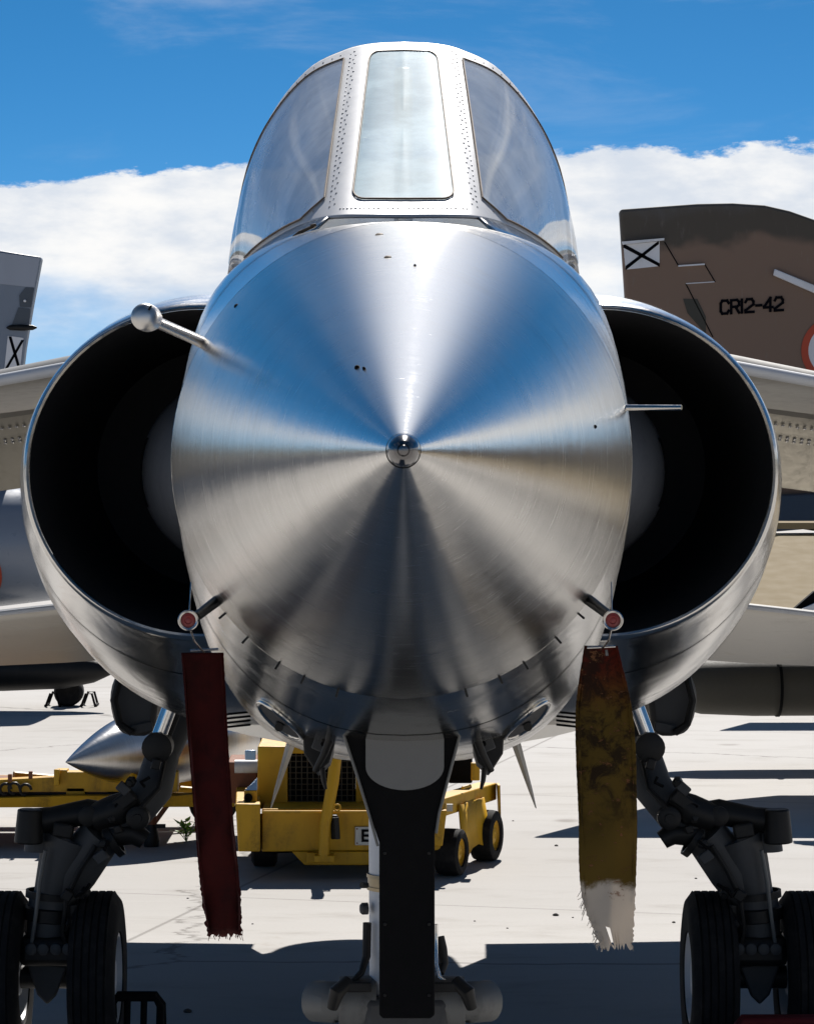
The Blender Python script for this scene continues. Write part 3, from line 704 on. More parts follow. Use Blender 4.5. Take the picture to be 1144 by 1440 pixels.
# -- probes on the nose
q0 = P(273, 476, 5.0); q1 = P(205, 446, 4.82)
pb = MB().tube([q0 + Vector((.06, .10, -.03)), q0, q1], [.010, .0098, .0092], 16).build('temperature_probe', M['capring'], jet)
dr = Vector((-.55, -.83, .08)).normalized()
MB().lathe(q1 + Vector((0, .012, 0)), Vector((-.12, -.99, .03)), [(-.035, .008), (-.030, .020), (-.012, .0225), (.012, .0225), (.020, .0215), (.025, .018), (.028, .010), (.029, 0)], 28).build('probe_bulb', M['probe'], pb)
MB().tube([P(209, 436, 4.79), P(213, 429, 4.79)], .002, 6).build('probe_pin', M['oily'], pb)
MB().tube([P(880, 573, 5.10), P(958, 573, 5.06)], [.0052, .0045], 14).build('vane_rod', M['chrome'], jet)
pitot = []
for sgn in (-1, 1):
    a = P(CX + sgn * 262, 845, 5.06); b_ = P(CX + sgn * 292, 868, 4.93)
    MB().tube([a + Vector((-sgn * .03, .06, .02)), a, b_], [.010, .0095, .008], 14).build('pitot_arm', M['oily'], jet)

# ---------------------------------------------------------------- nose gear
ng = MB().tube([(-0.012, 6.06, 1.75), (-0.011, 6.06, .80)], [.060, .057], 28)
ng.tube([(0.005, 6.06, .80), (0.005, 6.06, .36)], .045, 24)
leg = ng.build('nose_gear_leg', M['gearwhite'], jet)
D5 = 5.86
door = [P(478, 1012, D5), P(650, 1012, D5), P(633, 1080, D5), P(616, 1145, D5), P(611, 1175, D5), P(611, 1428, D5), P(605, 1433, D5), P(538, 1433, D5), P(533, 1428, D5), P(533, 1185, D5), P(521, 1150, D5), P(500, 1085, D5)]
dm = MB().prism(door, (0, .02, 0)).build('nose_gear_door', M['black'], leg, bevel=.003)
pad = [P(514, 1014, D5)] + [P(624, 1014, D5), P(624, 1078, D5)] + [P(569 + 55 * math.cos(R(a)), 1078 + 33 * math.sin(R(a)), D5) for a in range(10, 180, 10)] + [P(514, 1078, D5)]
MB().prism([p - Vector((0, .006, 0)) for p in pad], (0, .004, 0)).build('door_pad', M['greypad'], dm)
for sgn, pts in ((-1, [(476, 1012), (500, 1085), (520, 1150), (531, 1190)]), (1, [(652, 1012), (634, 1080), (617, 1145), (613, 1172)])):
    MB().tube([P(x, y, D5 - .004) for x, y in pts], .0028, 8).build('door_edge', M['gearmid'], dm)
MB().lathe((-0.012, 6.06, P(0, 1245, 6.0).z), (0, 0, 1), [(-.016, .0575), (-.016, .0625), (-.009, .063), (-.009, .0605), (.009, .0605), (.009, .063), (.016, .0625), (.016, .0575)], 28).build('leg_clamp', M['brass'], leg)
MB().tube([P(516, 1245, 6.0), P(508, 1245, 5.99)], .006, 8).build('clamp_screw', M['oily'], leg)
for px, py in ((541, 1200), (603, 1200), (541, 1300), (603, 1300), (541, 1400), (603, 1400)):
    MB().lathe(P(px, py, D5 - (.0065 if py < 1110 else .0005)), (0, -1, 0), [(0, .0035), (.002, .0028), (.0025, 0)], 8).build('door_screw', M['oily'], dm)
# steering collar: two barrels that stick out on both sides
for sgn in (-1, 1):
    xo = 1 if sgn > 0 else -1
    br = MB().tube([P(CX - 2 + sgn * 36, 1412, 6.05), P(CX - 2 + sgn * 88, 1412, 6.05)], [.058, .055], 24)
    br.tube([P(CX - 2 + sgn * 84, 1411, 6.03), P(CX - 2 + sgn * 92, 1410, 6.03), P(CX - 2 + sgn * 94, 1410, 6.03), P(CX - 2 + sgn * 122, 1408, 6.07), P(CX - 2 + sgn * 125, 1408, 6.07)], [.036, .036, .042, .042, .038], 24)
    col_ = br.build('steering_barrel', M['gearmid'], leg, bevel=.004)
    MB().tube([P(CX - 2 + sgn * 75, 1380, 5.97), P(CX - 2 + sgn * 92, 1396, 5.95), P(CX - 2 + sgn * 98, 1418, 5.96)], [.013, .016, .011], 12).build('hose_union', M['oily'], col_)
    MB().box(P(CX - 2 + sgn * 60, 1386, 5.98), (.05, .05, .02)).build('barrel_lug', M['oily'], col_, bevel=.003)
MB().box((0.005, 6.05, P(0, 1432, 6.05).z), (.17, .12, .10)).build('steering_collar', M['gear'], leg, bevel=.015)
MB().tube([P(516, 1298, 6.02), P(515, 1345, 6.02), P(508, 1368, 6.0), P(494, 1382, 5.98)], [.009, .009, .007, .005], 10).build('brake_hose', M['oily'], leg)
MB().tube([P(613, 1300, 6.02), P(613, 1355, 6.02), P(618, 1375, 6.0), P(630, 1384, 5.98)], .004, 10).build('hydraulic_pipe', M['chrome'], leg)
MB().tube([P(618, 1318, 6.04), P(622, 1335, 6.04), P(624, 1355, 6.04), P(618, 1368, 6.03)], .010, 10).build('brake_hose', M['oily'], leg)
MB().lathe(P(517, 1278, 6.03), (-1, -.2, 0), [(0, .012), (.012, .012), (.016, .008)], 14, cap1=True).build('grease_cap', M['gear'], leg)
MB().tube([(.005 - .15, 6.06, .19), (.005 + .15, 6.06, .19)], .022, 16).build('axle', M['oily'], leg)
MB().tube([(.005, 6.06, .42), (.005, 6.06, .19)], [.05, .04], 18).build('axle_fork', M['gear'], leg)
def wheel(parent, c, axis, rad, wid, rimr, rimmat, name='wheel', ribs=4):
    h = wid / 2
    prof = [(-h * .55, rimr), (-h * .92, rimr * 1.04), (-h, (rimr + rad) / 2), (-h * .93, rad * .90), (-h * .72, rad * .975)]
    for k in range(ribs + 1):
        x = -h * .62 + 1.24 * h * k / ribs
        prof += [(x - .012 * wid * 2, rad), (x - .010 * wid, rad - .006), (x + .010 * wid, rad - .006), (x + .012 * wid * 2, rad)]
    prof += [(h * .72, rad * .975), (h * .93, rad * .90), (h, (rimr + rad) / 2), (h * .92, rimr * 1.04), (h * .55, rimr)]
    ty = MB().lathe(c, axis, prof, 48).build(name, M['rubber'], parent, smooth=30)
    rm = [(-h * .6, rimr * 1.0), (-h * .85, rimr * 1.02), (-h * .88, rimr * .93), (-h * .45, rimr * .86), (-h * .40, rimr * .45), (-h * .75, rimr * .38), (-h * .78, rimr * .18), (-h * .6, 0)]
    MB().lathe(c, axis, rm + [(h * .6, 0.0)] + [(-x, r_) for x, r_ in rm[::-1][1:]], 40).build('rim', rimmat, ty, smooth=40)
    for k in range(8):
        ax = Vector(axis).normalized(); up = Vector((0, 0, 1)); sd = ax.cross(up)
        for s in (-1, 1):
            q = Vector(c) + ax * s * h * .47 + rimr * .64 * (math.cos(k * math.tau / 8) * up + math.sin(k * math.tau / 8) * sd)
            MB().lathe(q, ax * s, [(0, rimr * .10), (.006, rimr * .09), (.006, 0)], 8).build('rim_bolt', M['oily'], ty)
    return ty
for s in (-1, 1): wheel(leg, (.005 + s * .11, 6.06, .19), (1, 0, 0), .19, .13, .09, M['gear'], 'nose_wheel', 3)
# nose gear bay doors and linkages either side of the leg
for sgn in (-1, 1):
    dd = 6.15
    bd = MB().prism([P(CX + sgn * 128, 1005, dd), P(CX + sgn * 95, 1003, dd), P(CX + sgn * 92, 1030, dd), P(CX + sgn * 104, 1072, dd), P(CX + sgn * 122, 1088, dd), P(CX + sgn * 140, 1060, dd), P(CX + sgn * 142, 1020, dd)], (sgn * .01, .5, -.06)).build('nose_bay_door', M['oily'], jet, bevel=.004)
    MB().tube([P(CX + sgn * 92, 1012, 6.05), P(CX + sgn * 112, 1062, 6.08), P(CX + sgn * 124, 1084, 6.1)], [.010, .008, .006], 10).build('door_link', M['oily'], bd)
    MB().prism([P(CX + sgn * 122, 1030, 6.12), P(CX + sgn * 104, 1036, 6.12), P(CX + sgn * 102, 1052, 6.12), P(CX + sgn * 112, 1060, 6.12), P(CX + sgn * 130, 1052, 6.12)], (0, .012, 0)).build('hinge_bracket', M['gear'], bd, bevel=.002)
    MB().lathe(P(CX + sgn * 112, 1046, 6.115), (0, -1, 0), [(0, .006), (.006, .006), (.006, 0)], 12).build('hinge_bolt', M['black'], bd)
    MB().tube([P(CX + sgn * 105, 1012, 6.1), P(CX + sgn * 109, 1034, 6.1)], .009, 12).build('door_actuator', M['chrome'], bd)
    MB().tube([P(CX + sgn * 114, 1080, 6.1), P(CX + sgn * 112, 1098, 6.1), P(CX + sgn * 109, 1110, 6.1)], [.006, .005, .003], 8).build('uplock_hook', M['oily'], bd)
MB().box(P(567, 1006, 5.95), (.27, .05, .035)).build('bay_front_lip', M['black'], fus, bevel=.006)

# ---------------------------------------------------------------- main gear
for sgn in (-1, 1):
    def G(px, py, d): # mirrored from the right hand leg as photographed
        q = P(px, py, d); return Vector((sgn * q.x, q.y, q.z))
    gd = 10.35
    lg = MB()
    lg.tube([G(1032, 1178, gd), G(1045, 1215, gd), G(1060, 1262, gd)], [.128, .110, .085], 28, squash=.8)
    lg.tube([G(990, 1172, gd - .05), G(1030, 1225, gd - .02), G(1052, 1262, gd)], [.075, .085, .07], 20)
    lg.tube([G(1060, 1258, gd), G(1065, 1316, gd)], [.082, .078], 28)
    mg = lg.build('main_gear_leg', M['gear'], jet, smooth=50)
    MB().lathe(G(1060, 1258, gd), (sgn * .08, 0, -1), [(-.012, .085), (-.012, .094), (.012, .094), (.012, .085)], 28).build('leg_collar', M['oily'], mg)
    MB().lathe(G(1063, 1285, gd), (sgn * .08, 0, -1), [(-.025, .081), (-.02, .092), (.02, .092), (.025, .081)], 28).build('leg_collar', M['oily'], mg)
    MB().tube([G(1030, 1275, gd - .06), G(1028, 1292, gd - .07)], [.038, .03], 14).build('brake_valve', M['oily'], mg)
    # upper arm from the bay to the knuckle
    MB().tube([G(880, 1010, gd + .2), G(905, 1060, gd + .1), G(918, 1108, gd), G(952, 1150, gd - .05), G(985, 1165, gd - .05)], [.055, .058, .068, .066, .055], 22).build('swing_arm', M['gear'], mg, smooth=60)
    MB().tube([G(944, 1120, gd - .1), G(968, 1138, gd - .1), G(1000, 1150, gd - .08)], [.03, .055, .05], 14).build('arm_knuckle', M['oily'], mg)
    MB().tube([G(990, 1148, gd - .06), G(1010, 1142, gd - .06), G(1060, 1152, gd - .06), G(1104, 1158, gd - .06)], [.05, .045, .042, .05], 18).build('cross_link', M['oily'], mg)
    MB().tube([G(1092, 1138, gd - .1), G(1094, 1186, gd - .1)], [.042, .050], 16).build('link_pin', M['oily'], mg, bevel=.006)
    MB().tube([G(1072, 1150, gd), G(1072, 1196, gd)], [.055, .07], 16).build('link_lug', M['gear'], mg)
    MB().tube([G(930, 1182, gd - .08), G(945, 1172, gd - .08), G(985, 1172, gd - .06)], [.032, .040, .05], 14).build('drag_pivot', M['oily'], mg)
    MB().lathe(G(974, 1182, gd - .07), (sgn * .8, 0, -.5), [(-.012, .05), (-.012, .062), (.012, .062), (.012, .05)], 18).build('pivot_clamp', M['oily'], mg)
    MB().tube([G(892, 985, gd - .1), G(913, 1042, gd - .1)], [.026, .026], 18).build('retraction_jack', M['chrome'], mg)
    MB().tube([G(880, 990, gd - .05), G(900, 1040, gd - .05)], .014, 10).build('hydraulic_pipe', M['oily'], mg)
    MB().lathe(G(912, 1050, gd - .1), (0, -1, 0), [(-.05, .045), (-.045, .052), (.05, .052), (.055, .042), (.056, 0)], 20).build('jack_pivot', M['oily'], mg)
    MB().tube([G(1000, 1190, gd - .14), G(1022, 1225, gd - .13), G(1040, 1262, gd - .11), G(1046, 1310, gd - .11), G(1040, 1332, gd - .10)], .009, 8).build('brake_hose', M['oily'], mg)
    MB().tube([G(1070, 1196, gd - .12), G(1078, 1240, gd - .11), G(1084, 1290, gd - .10), G(1090, 1330, gd - .09)], .007, 8).build('hydraulic_pipe', M['gearmid'], mg)
    MB().lathe(G(940, 1150, gd - .13), (0, -1, 0), [(-.03, .040), (.02, .040), (.026, .030), (.026, .016), (.034, .015), (.034, 0)], 18).build('arm_bolt', M['oily'], mg)
    MB().lathe(G(1010, 1148, gd - .11), (0, -1, 0), [(-.03, .034), (.015, .034), (.02, .025), (.02, 0)], 18).build('link_bolt', M['oily'], mg)
    MB().tube([G(902, 1066, gd + .0), G(912, 1110, gd - .10), G(940, 1140, gd - .14)], .010, 8).build('brake_hose', M['oily'], mg)
    MB().box(G(962, 1128, gd - .12), (.10, .05, .05), Matrix.Rotation(R(38) * sgn, 3, 'Y')).build('lock_strut', M['oily'], mg, bevel=.008)
    MB().box(G(1045, 1168, gd - .11), (.07, .04, .05), Matrix.Rotation(R(-10) * sgn, 3, 'Y')).build('link_bracket', M['oily'], mg, bevel=.008)
    rf = random.Random(31)
    for k_ in range(16):
        t_ = k_ / 15; base = G(915 + 130 * t_ + rf.uniform(-12, 12), 1075 + 235 * t_ ** 1.3 + rf.uniform(-14, 14), gd - .13 - rf.uniform(0, .03))
        if k_ % 3 == 0:
            MB().lathe(base, (rf.uniform(-.5, .5), -1, rf.uniform(-.5, .5)), [(-.03, .018), (.0, .018), (.004, .012), (.012, .011), (.013, 0)], 6).build('hex_bolt', M['oily'], mg)
        elif k_ % 3 == 1:
            MB().box(base, (rf.uniform(.025, .06), .03, rf.uniform(.02, .045)), Matrix.Rotation(rf.uniform(-.8, .8), 3, 'Y')).build('bracket', M['oily' if k_ % 2 else 'gear'], mg, bevel=.005)
        else:
            e_ = base + Vector((sgn * rf.uniform(.0, .05), rf.uniform(-.01, .02), -rf.uniform(.03, .06)))
            MB().tube([base, base.lerp(e_, .5) + Vector((rf.uniform(-.02, .02), -.02, .0)), e_], .006, 6).build('hose', M['black'], mg)
    # axle block with brake pipes
    MB().box(G(1064, 1335, gd - .02), (.20, .16, .10)).build('axle_block', M['oily'], mg, bevel=.025)
    for k in (-26, -9, 9, 26): MB().lathe(G(1064 + k, 1335, gd - .105), (0, -1, 0), [(0, .022), (.012, .02), (.016, .012), (.016, 0)], 14).build('brake_piston', M['gear'], mg)
    MB().prism([G(1040, 1360, gd - .03), G(1098, 1352, gd - .03), G(1082, 1400, gd - .03), G(1068, 1414, gd - .03), G(1056, 1402, gd - .03)], (0, .05, 0)).build('torque_link', M['gear'], mg, bevel=.008)
    xc = 1064
    MB().tube([G(985, 1374, gd + .03), G(1140, 1374, gd + .03)], .04, 18).build('axle', M['oily'], mg)
    for px in (997, 1130):
        c = G(px, 1374, gd + .03); c.z = .300
        wheel(mg, c, (1, 0, 0), .300, .165, .155, M['gearwhite'], 'main_wheel')
    # bay door hanging inboard of the leg
    arc = []
    for k in range(15):
        t = k / 14; a = R(200 - 155 * t)
        arc.append((948 - 34 * math.cos(a) * 1.0, 985 + 50 * math.sin(a)))
    outl = [(912, 960), (925, 945), (958, 940), (974, 955), (980, 985), (972, 1020), (955, 1034), (922, 1032), (914, 1000)]
    oo = []
    for i_ in range(len(outl)):
        p0, p1, p2, p3 = [outl[(i_ + k_ - 1) % len(outl)] for k_ in range(4)]
        for t_ in (0, .33, .66):
            oo.append(tuple(.5 * (2 * p1[c_] + (p2[c_] - p0[c_]) * t_ + (2 * p0[c_] - 5 * p1[c_] + 4 * p2[c_] - p3[c_]) * t_ * t_ + (3 * p1[c_] - p0[c_] - 3 * p2[c_] + p3[c_]) * t_ ** 3) for c_ in (0, 1)))
    bdr = MB().prism([G(x, y, 10.75) for x, y in oo], (sgn * -.02, .5, -.02)).build('main_bay_door', M['door'], jet, bevel=.02)
    MB().tube([G(966, 952, 10.70), G(974, 985, 10.68), G(966, 1018, 10.70), G(948, 1031, 10.70)], .014, 8).build('door_rib', M['oily'], bdr)
    MB().box(G(935, 1024, 10.72), (.08, .02, .035), Matrix.Rotation(R(12) * sgn, 3, 'Y')).build('door_hinge', M['gear'], bdr, bevel=.004)

# ================================================================== pitot covers with ribbons
def ribbon(name, cappos, sgn, outline_fn, mat, label, tag_mat):
    t = thing(name, cappos, label, 'pitot cover')
    MB().lathe(cappos + Vector((0, .03, 0)), (0, -1, 0), [(0, .010), (.004, .0135), (.028, .0145), (.036, .0140)], 22).build('cap', M['redcap'], t, smooth=50)
    MB().lathe(cappos + Vector((0, -.004, 0)), (0, -1, 0), [(0, .0168), (.004, .0172), (.006, .0155), (.005, .0125), (.002, .0120)], 26).build('cap_ring', M['capring'], t)
    MB().lathe(cappos + Vector((0, -.005, 0)), (0, -1, 0), [(0, .0122), (.001, .0120), (.0025, .0068), (.001, .005), (.003, 0)], 22).build('cap_face', M['redcap'], t)
    return t
# left: long dark red ribbon
capL = P(265, 872, 4.90); capR = P(861, 872, 4.90)
tL = ribbon('pitot_cover', capL, -1, None, None, 'long plain red ribbon hanging from the pitot probe at lower left of the nose', None)
tR = ribbon('pitot_cover', capR, 1, None, None, 'worn ribbon fading from red to yellow to a frayed white end, right of the nose', None)
def strip(left, right, d0, wav, name, mat, parent, rows=110, cols=18, seed=1, fray=10, holes=None, origin=None, lift=0.0):
    rnd = random.Random(seed); vs_, fs_ = [], []
    ys0 = [p[1] for p in left]; xl = [p[0] for p in left]; ys1 = [p[1] for p in right]; xr = [p[0] for p in right]
    y0, yb = ys0[0], ys0[-1]
    jl = [0] * (rows + 1); jr = [0] * (rows + 1)
    for i in range(rows + 1):
        t = i / rows
        amp = .25 + (max(0, t - .72) / .28) ** 1.5 * 2.6
        jl[i] = rnd.uniform(-1, 1) * amp; jr[i] = rnd.uniform(-1, 1) * amp
    bott = [rnd.uniform(-1, 1) * fray for _ in range(cols + 1)]
    for i in range(rows + 1):
        t = i / rows
        for j in range(cols + 1):
            s = j / cols; y = y0 + (yb - y0) * t
            if t > .9: y += bott[j] * (t - .9) / .1
            x = crom(ys0, xl, y0 + (yb - y0) * t) * (1 - s) + crom(ys1, xr, ys1[0] + (ys1[-1] - ys1[0]) * t) * s
            x += jl[i] * max(0, 1 - s * 5) + jr[i] * max(0, 1 - (1 - s) * 5)
            d = d0 + lift + wav * math.sin(t * 7 + s * 1.3) + .006 * math.sin(s * 3.1 + t * 3) + .02 * t + .004 * math.sin(t * 23 + s * 5) * t + .012 * (s - .5) * math.sin(t * 4.2)
            vs_.append(P(x, y, d))
    for i in range(rows):
        for j in range(cols):
            if holes and holes((i + .5) / rows, (j + .5) / cols): continue
            a = i * (cols + 1) + j; fs_.append((a, a + 1, a + cols + 2, a + cols + 1))
    mb = MB().add(vs_, fs_)
    return mb.build(name, mat, parent, origin=origin, smooth=60, solid=.0016)
rL = strip([(255, 918), (262, 1010), (273, 1150), (283, 1262), (292, 1316)], [(314, 912), (319, 1010), (328, 1150), (338, 1255), (339, 1318)], 5.02, .008, 'ribbon', M['redcloth'], tL, seed=3, fray=3, origin=P(285, 915, 5.02))
rR = strip([(821, 908), (809, 1000), (813, 1150), (818, 1262), (846, 1332)], [(868, 906), (890, 1010), (895, 1150), (893, 1262), (888, 1340)], 5.02, .006, 'ribbon', M['oldcloth'], tR, rows=150, cols=26, seed=11, fray=7,
           holes=lambda t, s: (abs(t - .965) < .03 and abs(s - .36) < .05) or (abs(t - .022) < .009 and (abs(s - .66) < .05)), origin=P(845, 908, 5.02))
for rb_, le_, re_, mt_, n_ in ((rL, [(255, 918), (262, 1010), (273, 1150), (283, 1262), (292, 1316)], [(314, 912), (319, 1010), (328, 1150), (338, 1255), (339, 1318)], 'redcloth', 1),
                           (rR, [(821, 908), (809, 1000), (813, 1150), (818, 1262)], [(868, 906), (890, 1010), (895, 1150), (893, 1262)], 'oldcloth', 2)):
    for s0_, s1_ in ((.045, .075), (.925, .955)):
        l2 = [(a[0] + (b[0] - a[0]) * s0_, a[1] + 2 - 3 * (k_ == len(le_) - 1)) for k_, (a, b) in enumerate(zip(le_, re_))]; r2 = [(a[0] + (b[0] - a[0]) * s1_, b[1] + 2 - 3 * (k_ == len(le_) - 1)) for k_, (a, b) in enumerate(zip(le_, re_))]
        strip(l2, r2, 5.02, .008 if n_ == 1 else .006, 'hem_stitching', M[mt_], rb_, rows=90, cols=2, seed=9, fray=0, origin=WORLD[rb_.name], lift=-.0035)
# frayed threads along the white end
rnd = random.Random(5)
for (rr_, rng, dct, mt) in ((rR, [(x, y) for x, y in [(rnd.uniform(816, 846), 0) for _ in range(30)]], 1, M['oldcloth']), (rL, [(rnd.uniform(292, 339), 0) for _ in range(26)], 0, M['redcloth'])):
    th = MB()
    for (x, _) in rng:
        if dct: y = 1262 + (x - 818) * 2.5 + rnd.uniform(-6, 4); e = (x - rnd.uniform(-1, 6), y + rnd.uniform(4, 18))
        else: y = 1312; e = (x + rnd.uniform(-4, 4), y + rnd.uniform(5, 12))
        th.tube([P(x + 3, y - 4, 5.038), P((x + e[0]) / 2 + rnd.uniform(-2, 2), (y + e[1]) / 2, 5.036), P(e[0], e[1], 5.037)], .0005, 4, False)
    tag(th.build('frayed_threads', mt, rr_, origin=WORLD[rr_.name], smooth=None), kind='stuff')
for t_, cap, x0, ytop in ((tL, capL, 287, 912), (tR, capR, 845, 908)):
    MB().tube([cap + Vector((0, .02, -.012)), cap.lerp(P(x0, ytop, 5.02), .5) + Vector((.004 * (1 if x0 > 500 else -1), .01, -.012)), P(x0, ytop + 6, 5.015)], .0016, 8).build('cord', M['capring'], t_)
    MB().tube([cap + Vector((0, .02, .012)), cap + Vector((.001, .05, .06))], .0012, 6).build('lock_wire', M['capring'], t_)
    MB().tube([P(x0 - 20, ytop + 3, 5.012), P(x0 + 20, ytop + 1, 5.012)], .0022, 8).build('hanger_pin', M['capring'], t_)

# ================================================================== yellow ground cart behind the nose gear
cartp = P(480, 1236, 14.9); cartp.z = 0
cart = thing('ground_power_cart', cartp, 'yellow ground support cart with black grille parked behind the nose gear', 'cart')
def C(px, py, d=14.9): return P(px, py, d)
CD = 14.9
fr = MB().prism([C(368, 1138), C(620, 1138), C(620, 1196), C(368, 1198)], (0, .9, 0)).build('front_bumper', M['yellow'], cart, bevel=.006)
MB().prism([C(331, 1131, 14.85), C(366, 1131, 14.85), C(366, 1198, 14.85), C(335, 1198, 14.85)], (-.05, 1.0, 0)).build('corner_box', M['yellow'], cart, bevel=.006)
hd = MB()
hd.prism([C(362, 1050, 15.2), C(404, 1050, 15.2), C(404, 1130, 15.2), C(410, 1138, 15.2), C(362, 1138, 15.2)], (0, 1.2, 0))
hd.prism([C(404, 1044, 15.2), C(600, 1044, 15.2), C(600, 1060, 15.2), C(404, 1060, 15.2)], (0, 1.2, 0))
hd.prism([C(500, 1060, 15.2), C(520, 1060, 15.2), C(520, 1138, 15.2), C(500, 1138, 15.2)], (0, 1.2, 0))
hood_ = hd.build('engine_hood', M['yellow'], cart, bevel=.006)
MB().prism([C(404.5, 1060, 15.24), C(499.5, 1060, 15.24), C(499.5, 1138, 15.24), C(404.5, 1138, 15.24)], (0, .1, 0)).build('radiator', M['black'], cart)
for k in range(12):
    x = 408 + k * 8; MB().tube([C(x, 1060, 15.21), C(x, 1138, 15.21)], .003, 6).build('grille_wire', M['grille'], hood_)
for k in range(10):
    y = 1063 + k * 8; MB().tube([C(404, y, 15.215), C(500, y, 15.215)], .003, 6).build('grille_wire', M['grille'], hood_)
MB().prism([C(404, 1137.5, 15.19), C(520, 1137.5, 15.19), C(520, 1144, 14.86), C(368, 1144, 14.86)], (0, 0, .012)).build('bumper_ledge', M['yellow'], cart)
MB().tube([C(472, 1062, 14.84), C(468, 1100, 14.82), C(457, 1160, 14.80), C(455, 1208, 14.80)], [.030, .030, .028, .026], 12).build('tow_post', M['yellow'], cart, smooth=50)
MB().box(C(456, 1207, 14.82), (.10, .08, .035)).build('post_foot', M['yellow'], cart, bevel=.005)
MB().lathe(C(474, 1136, 14.83), (0, -1, 0), [(0, .020), (.01, .020), (.01, .012), (0, .012)], 18).build('tow_eye', M['yellow'], cart)
MB().box(C(470, 1163, 14.84), (.035, .05, .12)).build('tow_hitch', M['oily'], cart, bevel=.008)
MB().tube([C(472, 1150, 14.80), C(474, 1180, 14.80)], .016, 10).build('hitch_pin', M['oily'], cart)
MB().prism([C(410, 1198, 14.88), C(600, 1198, 14.88), C(600, 1217, 14.88), C(428, 1217, 14.88)], (0, .5, 0)).build('step_plate', M['yellow'], cart, bevel=.005)
MB().box(C(440, 1206, 14.86), (.06, .04, .05)).build('step_lug', M['yellow'], cart, bevel=.004)
pl = MB().prism([C(499, 1163, 14.885), C(548, 1163, 14.885), C(548, 1189, 14.885), C(499, 1189, 14.885)], (0, .008, 0)).build('number_plate', M['plate'], cart, bevel=.003)
text_mesh('plate_letter', 'E', .085, M['mark_black'], pl, C(513, 1176.5, 14.88), (R(90), 0, 0), .002, .002)
for q in ((502, 1166), (502, 1186)): MB().lathe(C(q[0], q[1], 14.884), (0, -1, 0), [(0, .004), (.003, .003), (.003, 0)], 8).build('plate_bolt', M['rust'], pl)
# lamp on the left corner
lb = MB().prism([C(343, 1112, 14.95), C(361, 1112, 14.95), C(361, 1132, 14.95), C(343, 1132, 14.95)], (0, .12, 0)).build('lamp_box', M['yellow'], cart, bevel=.004)
MB().lathe(C(349, 1122, 14.945), (0, -1, 0), [(0, .022), (.012, .022), (.012, .012), (.004, .010), (.004, 0)], 18).build('lamp_lens', M['black'], lb)
MB().prism([C(345, 1111.5, 14.95), C(361, 1111.5, 14.95), C(361, 1096, 15.0)], (0, .08, 0)).build('lamp_hood', M['bluelamp'], lb)
MB().box(C(352, 1062, 15.15), (.055, .03, .05)).build('warning_lamp', M['bluelamp'], cart, bevel=.006)
MB().prism([C(318, 1072, 15.6), C(362, 1072, 15.6), C(362, 1130, 15.6), C(318, 1130, 15.6)], (0, .4, 0)).build('fuel_box', M['rust'], cart, bevel=.01)
MB().tube([C(330, 1078, 15.55), C(362, 1078, 15.55)], .035, 12).build('air_tank', M['gearwhite'], cart)
# right flank: side beam running back, mudguards, wheels
A0, A1 = C(616, 1126, 14.8), C(698, 1101, 15.75); A1.x += .0
MB().prism([A0, A1, A1 + Vector((0, 0, -.09)), A0 + Vector((0, 0, -.09))], (-.10, .03, 0)).build('side_beam', M['yellow'], cart, bevel=.006)
MB().prism([C(600, 1140, 14.82), C(628, 1140, 14.82), C(622, 1190, 14.82), C(600, 1190, 14.82)], (.0, .06, 0)).build('front_corner_plate', M['yellow'], cart, bevel=.005)
fl = []
for k in range(9):
    t = k / 8; q = A0.lerp(A1, .30 + .42 * t); fl.append((q + Vector((.012 + .012 * math.sin(t * 9), 0, -.05)), q + Vector((.02 + .02 * math.sin(t * 7 + 1), 0, -.285 - .06 * (1 - t) + .02 * math.sin(t * 11)))))
MB().loft([[a for a, b_ in fl], [a.lerp(b_, .5) + Vector((.012 * math.sin(i * 1.7), 0, 0)) for i, (a, b_) in enumerate(fl)], [b_ for a, b_ in fl]], closed=False).build('mudguard', M['yellow'], cart, smooth=60, solid=.006)
qe = A1
MB().prism([qe + Vector((.01, 0, 0)), qe + Vector((.015, -.12, .0)), qe + Vector((.02, -.12, -.2)), qe + Vector((.02, 0, -.2))], (-.012, 0, 0)).build('mudguard', M['yellow'], cart)
MB().box(C(632, 1136, 14.9) , (.03, .02, .035)).build('side_lamp', M['plate'], cart)
MB().prism([C(630, 1062, 15.5), C(664, 1062, 15.5), C(664, 1102, 15.5), C(630, 1102, 15.5)], (0, .5, 0)).build('battery_box', M['black'], cart, bevel=.01)
MB().box(C(668, 1085, 15.3), (.045, .05, .09)).build('side_post', M['yellow'], cart, bevel=.006)
MB().tube([C(650, 1108, 15.2), C(660, 1105, 15.25)], .008, 8).build('cable_clip', M['yellow'], cart)
axd = Vector((.95, -.31, 0)).normalized()
for px, d in ((634, 15.0), (683, 15.55)):
    q = P(px, 1190, d); q.z = .118 if d < 15.2 else .132
    rad = .118 if d < 15.2 else .132
    ty = MB().lathe(q, axd, [(-.06, rad * .55), (-.065, rad * .8), (-.055, rad * .96), (-.03, rad), (.03, rad), (.055, rad * .96), (.065, rad * .8), (.06, rad * .62), (.05, rad * .6)], 32).build('wheel', M['rubber'], cart, smooth=40)
    MB().lathe(q, axd, [(.035, 0), (.05, rad * .12), (.045, rad * .3), (.03, rad * .4), (.035, rad * .58), (.058, rad * .66), (.058, rad * .72), (.04, rad * .74)], 32).build('wheel_rim', M['yellow'], ty)
    MB().tube([q - axd * .4, q], .02, 10).build('axle', M['oily'], ty)
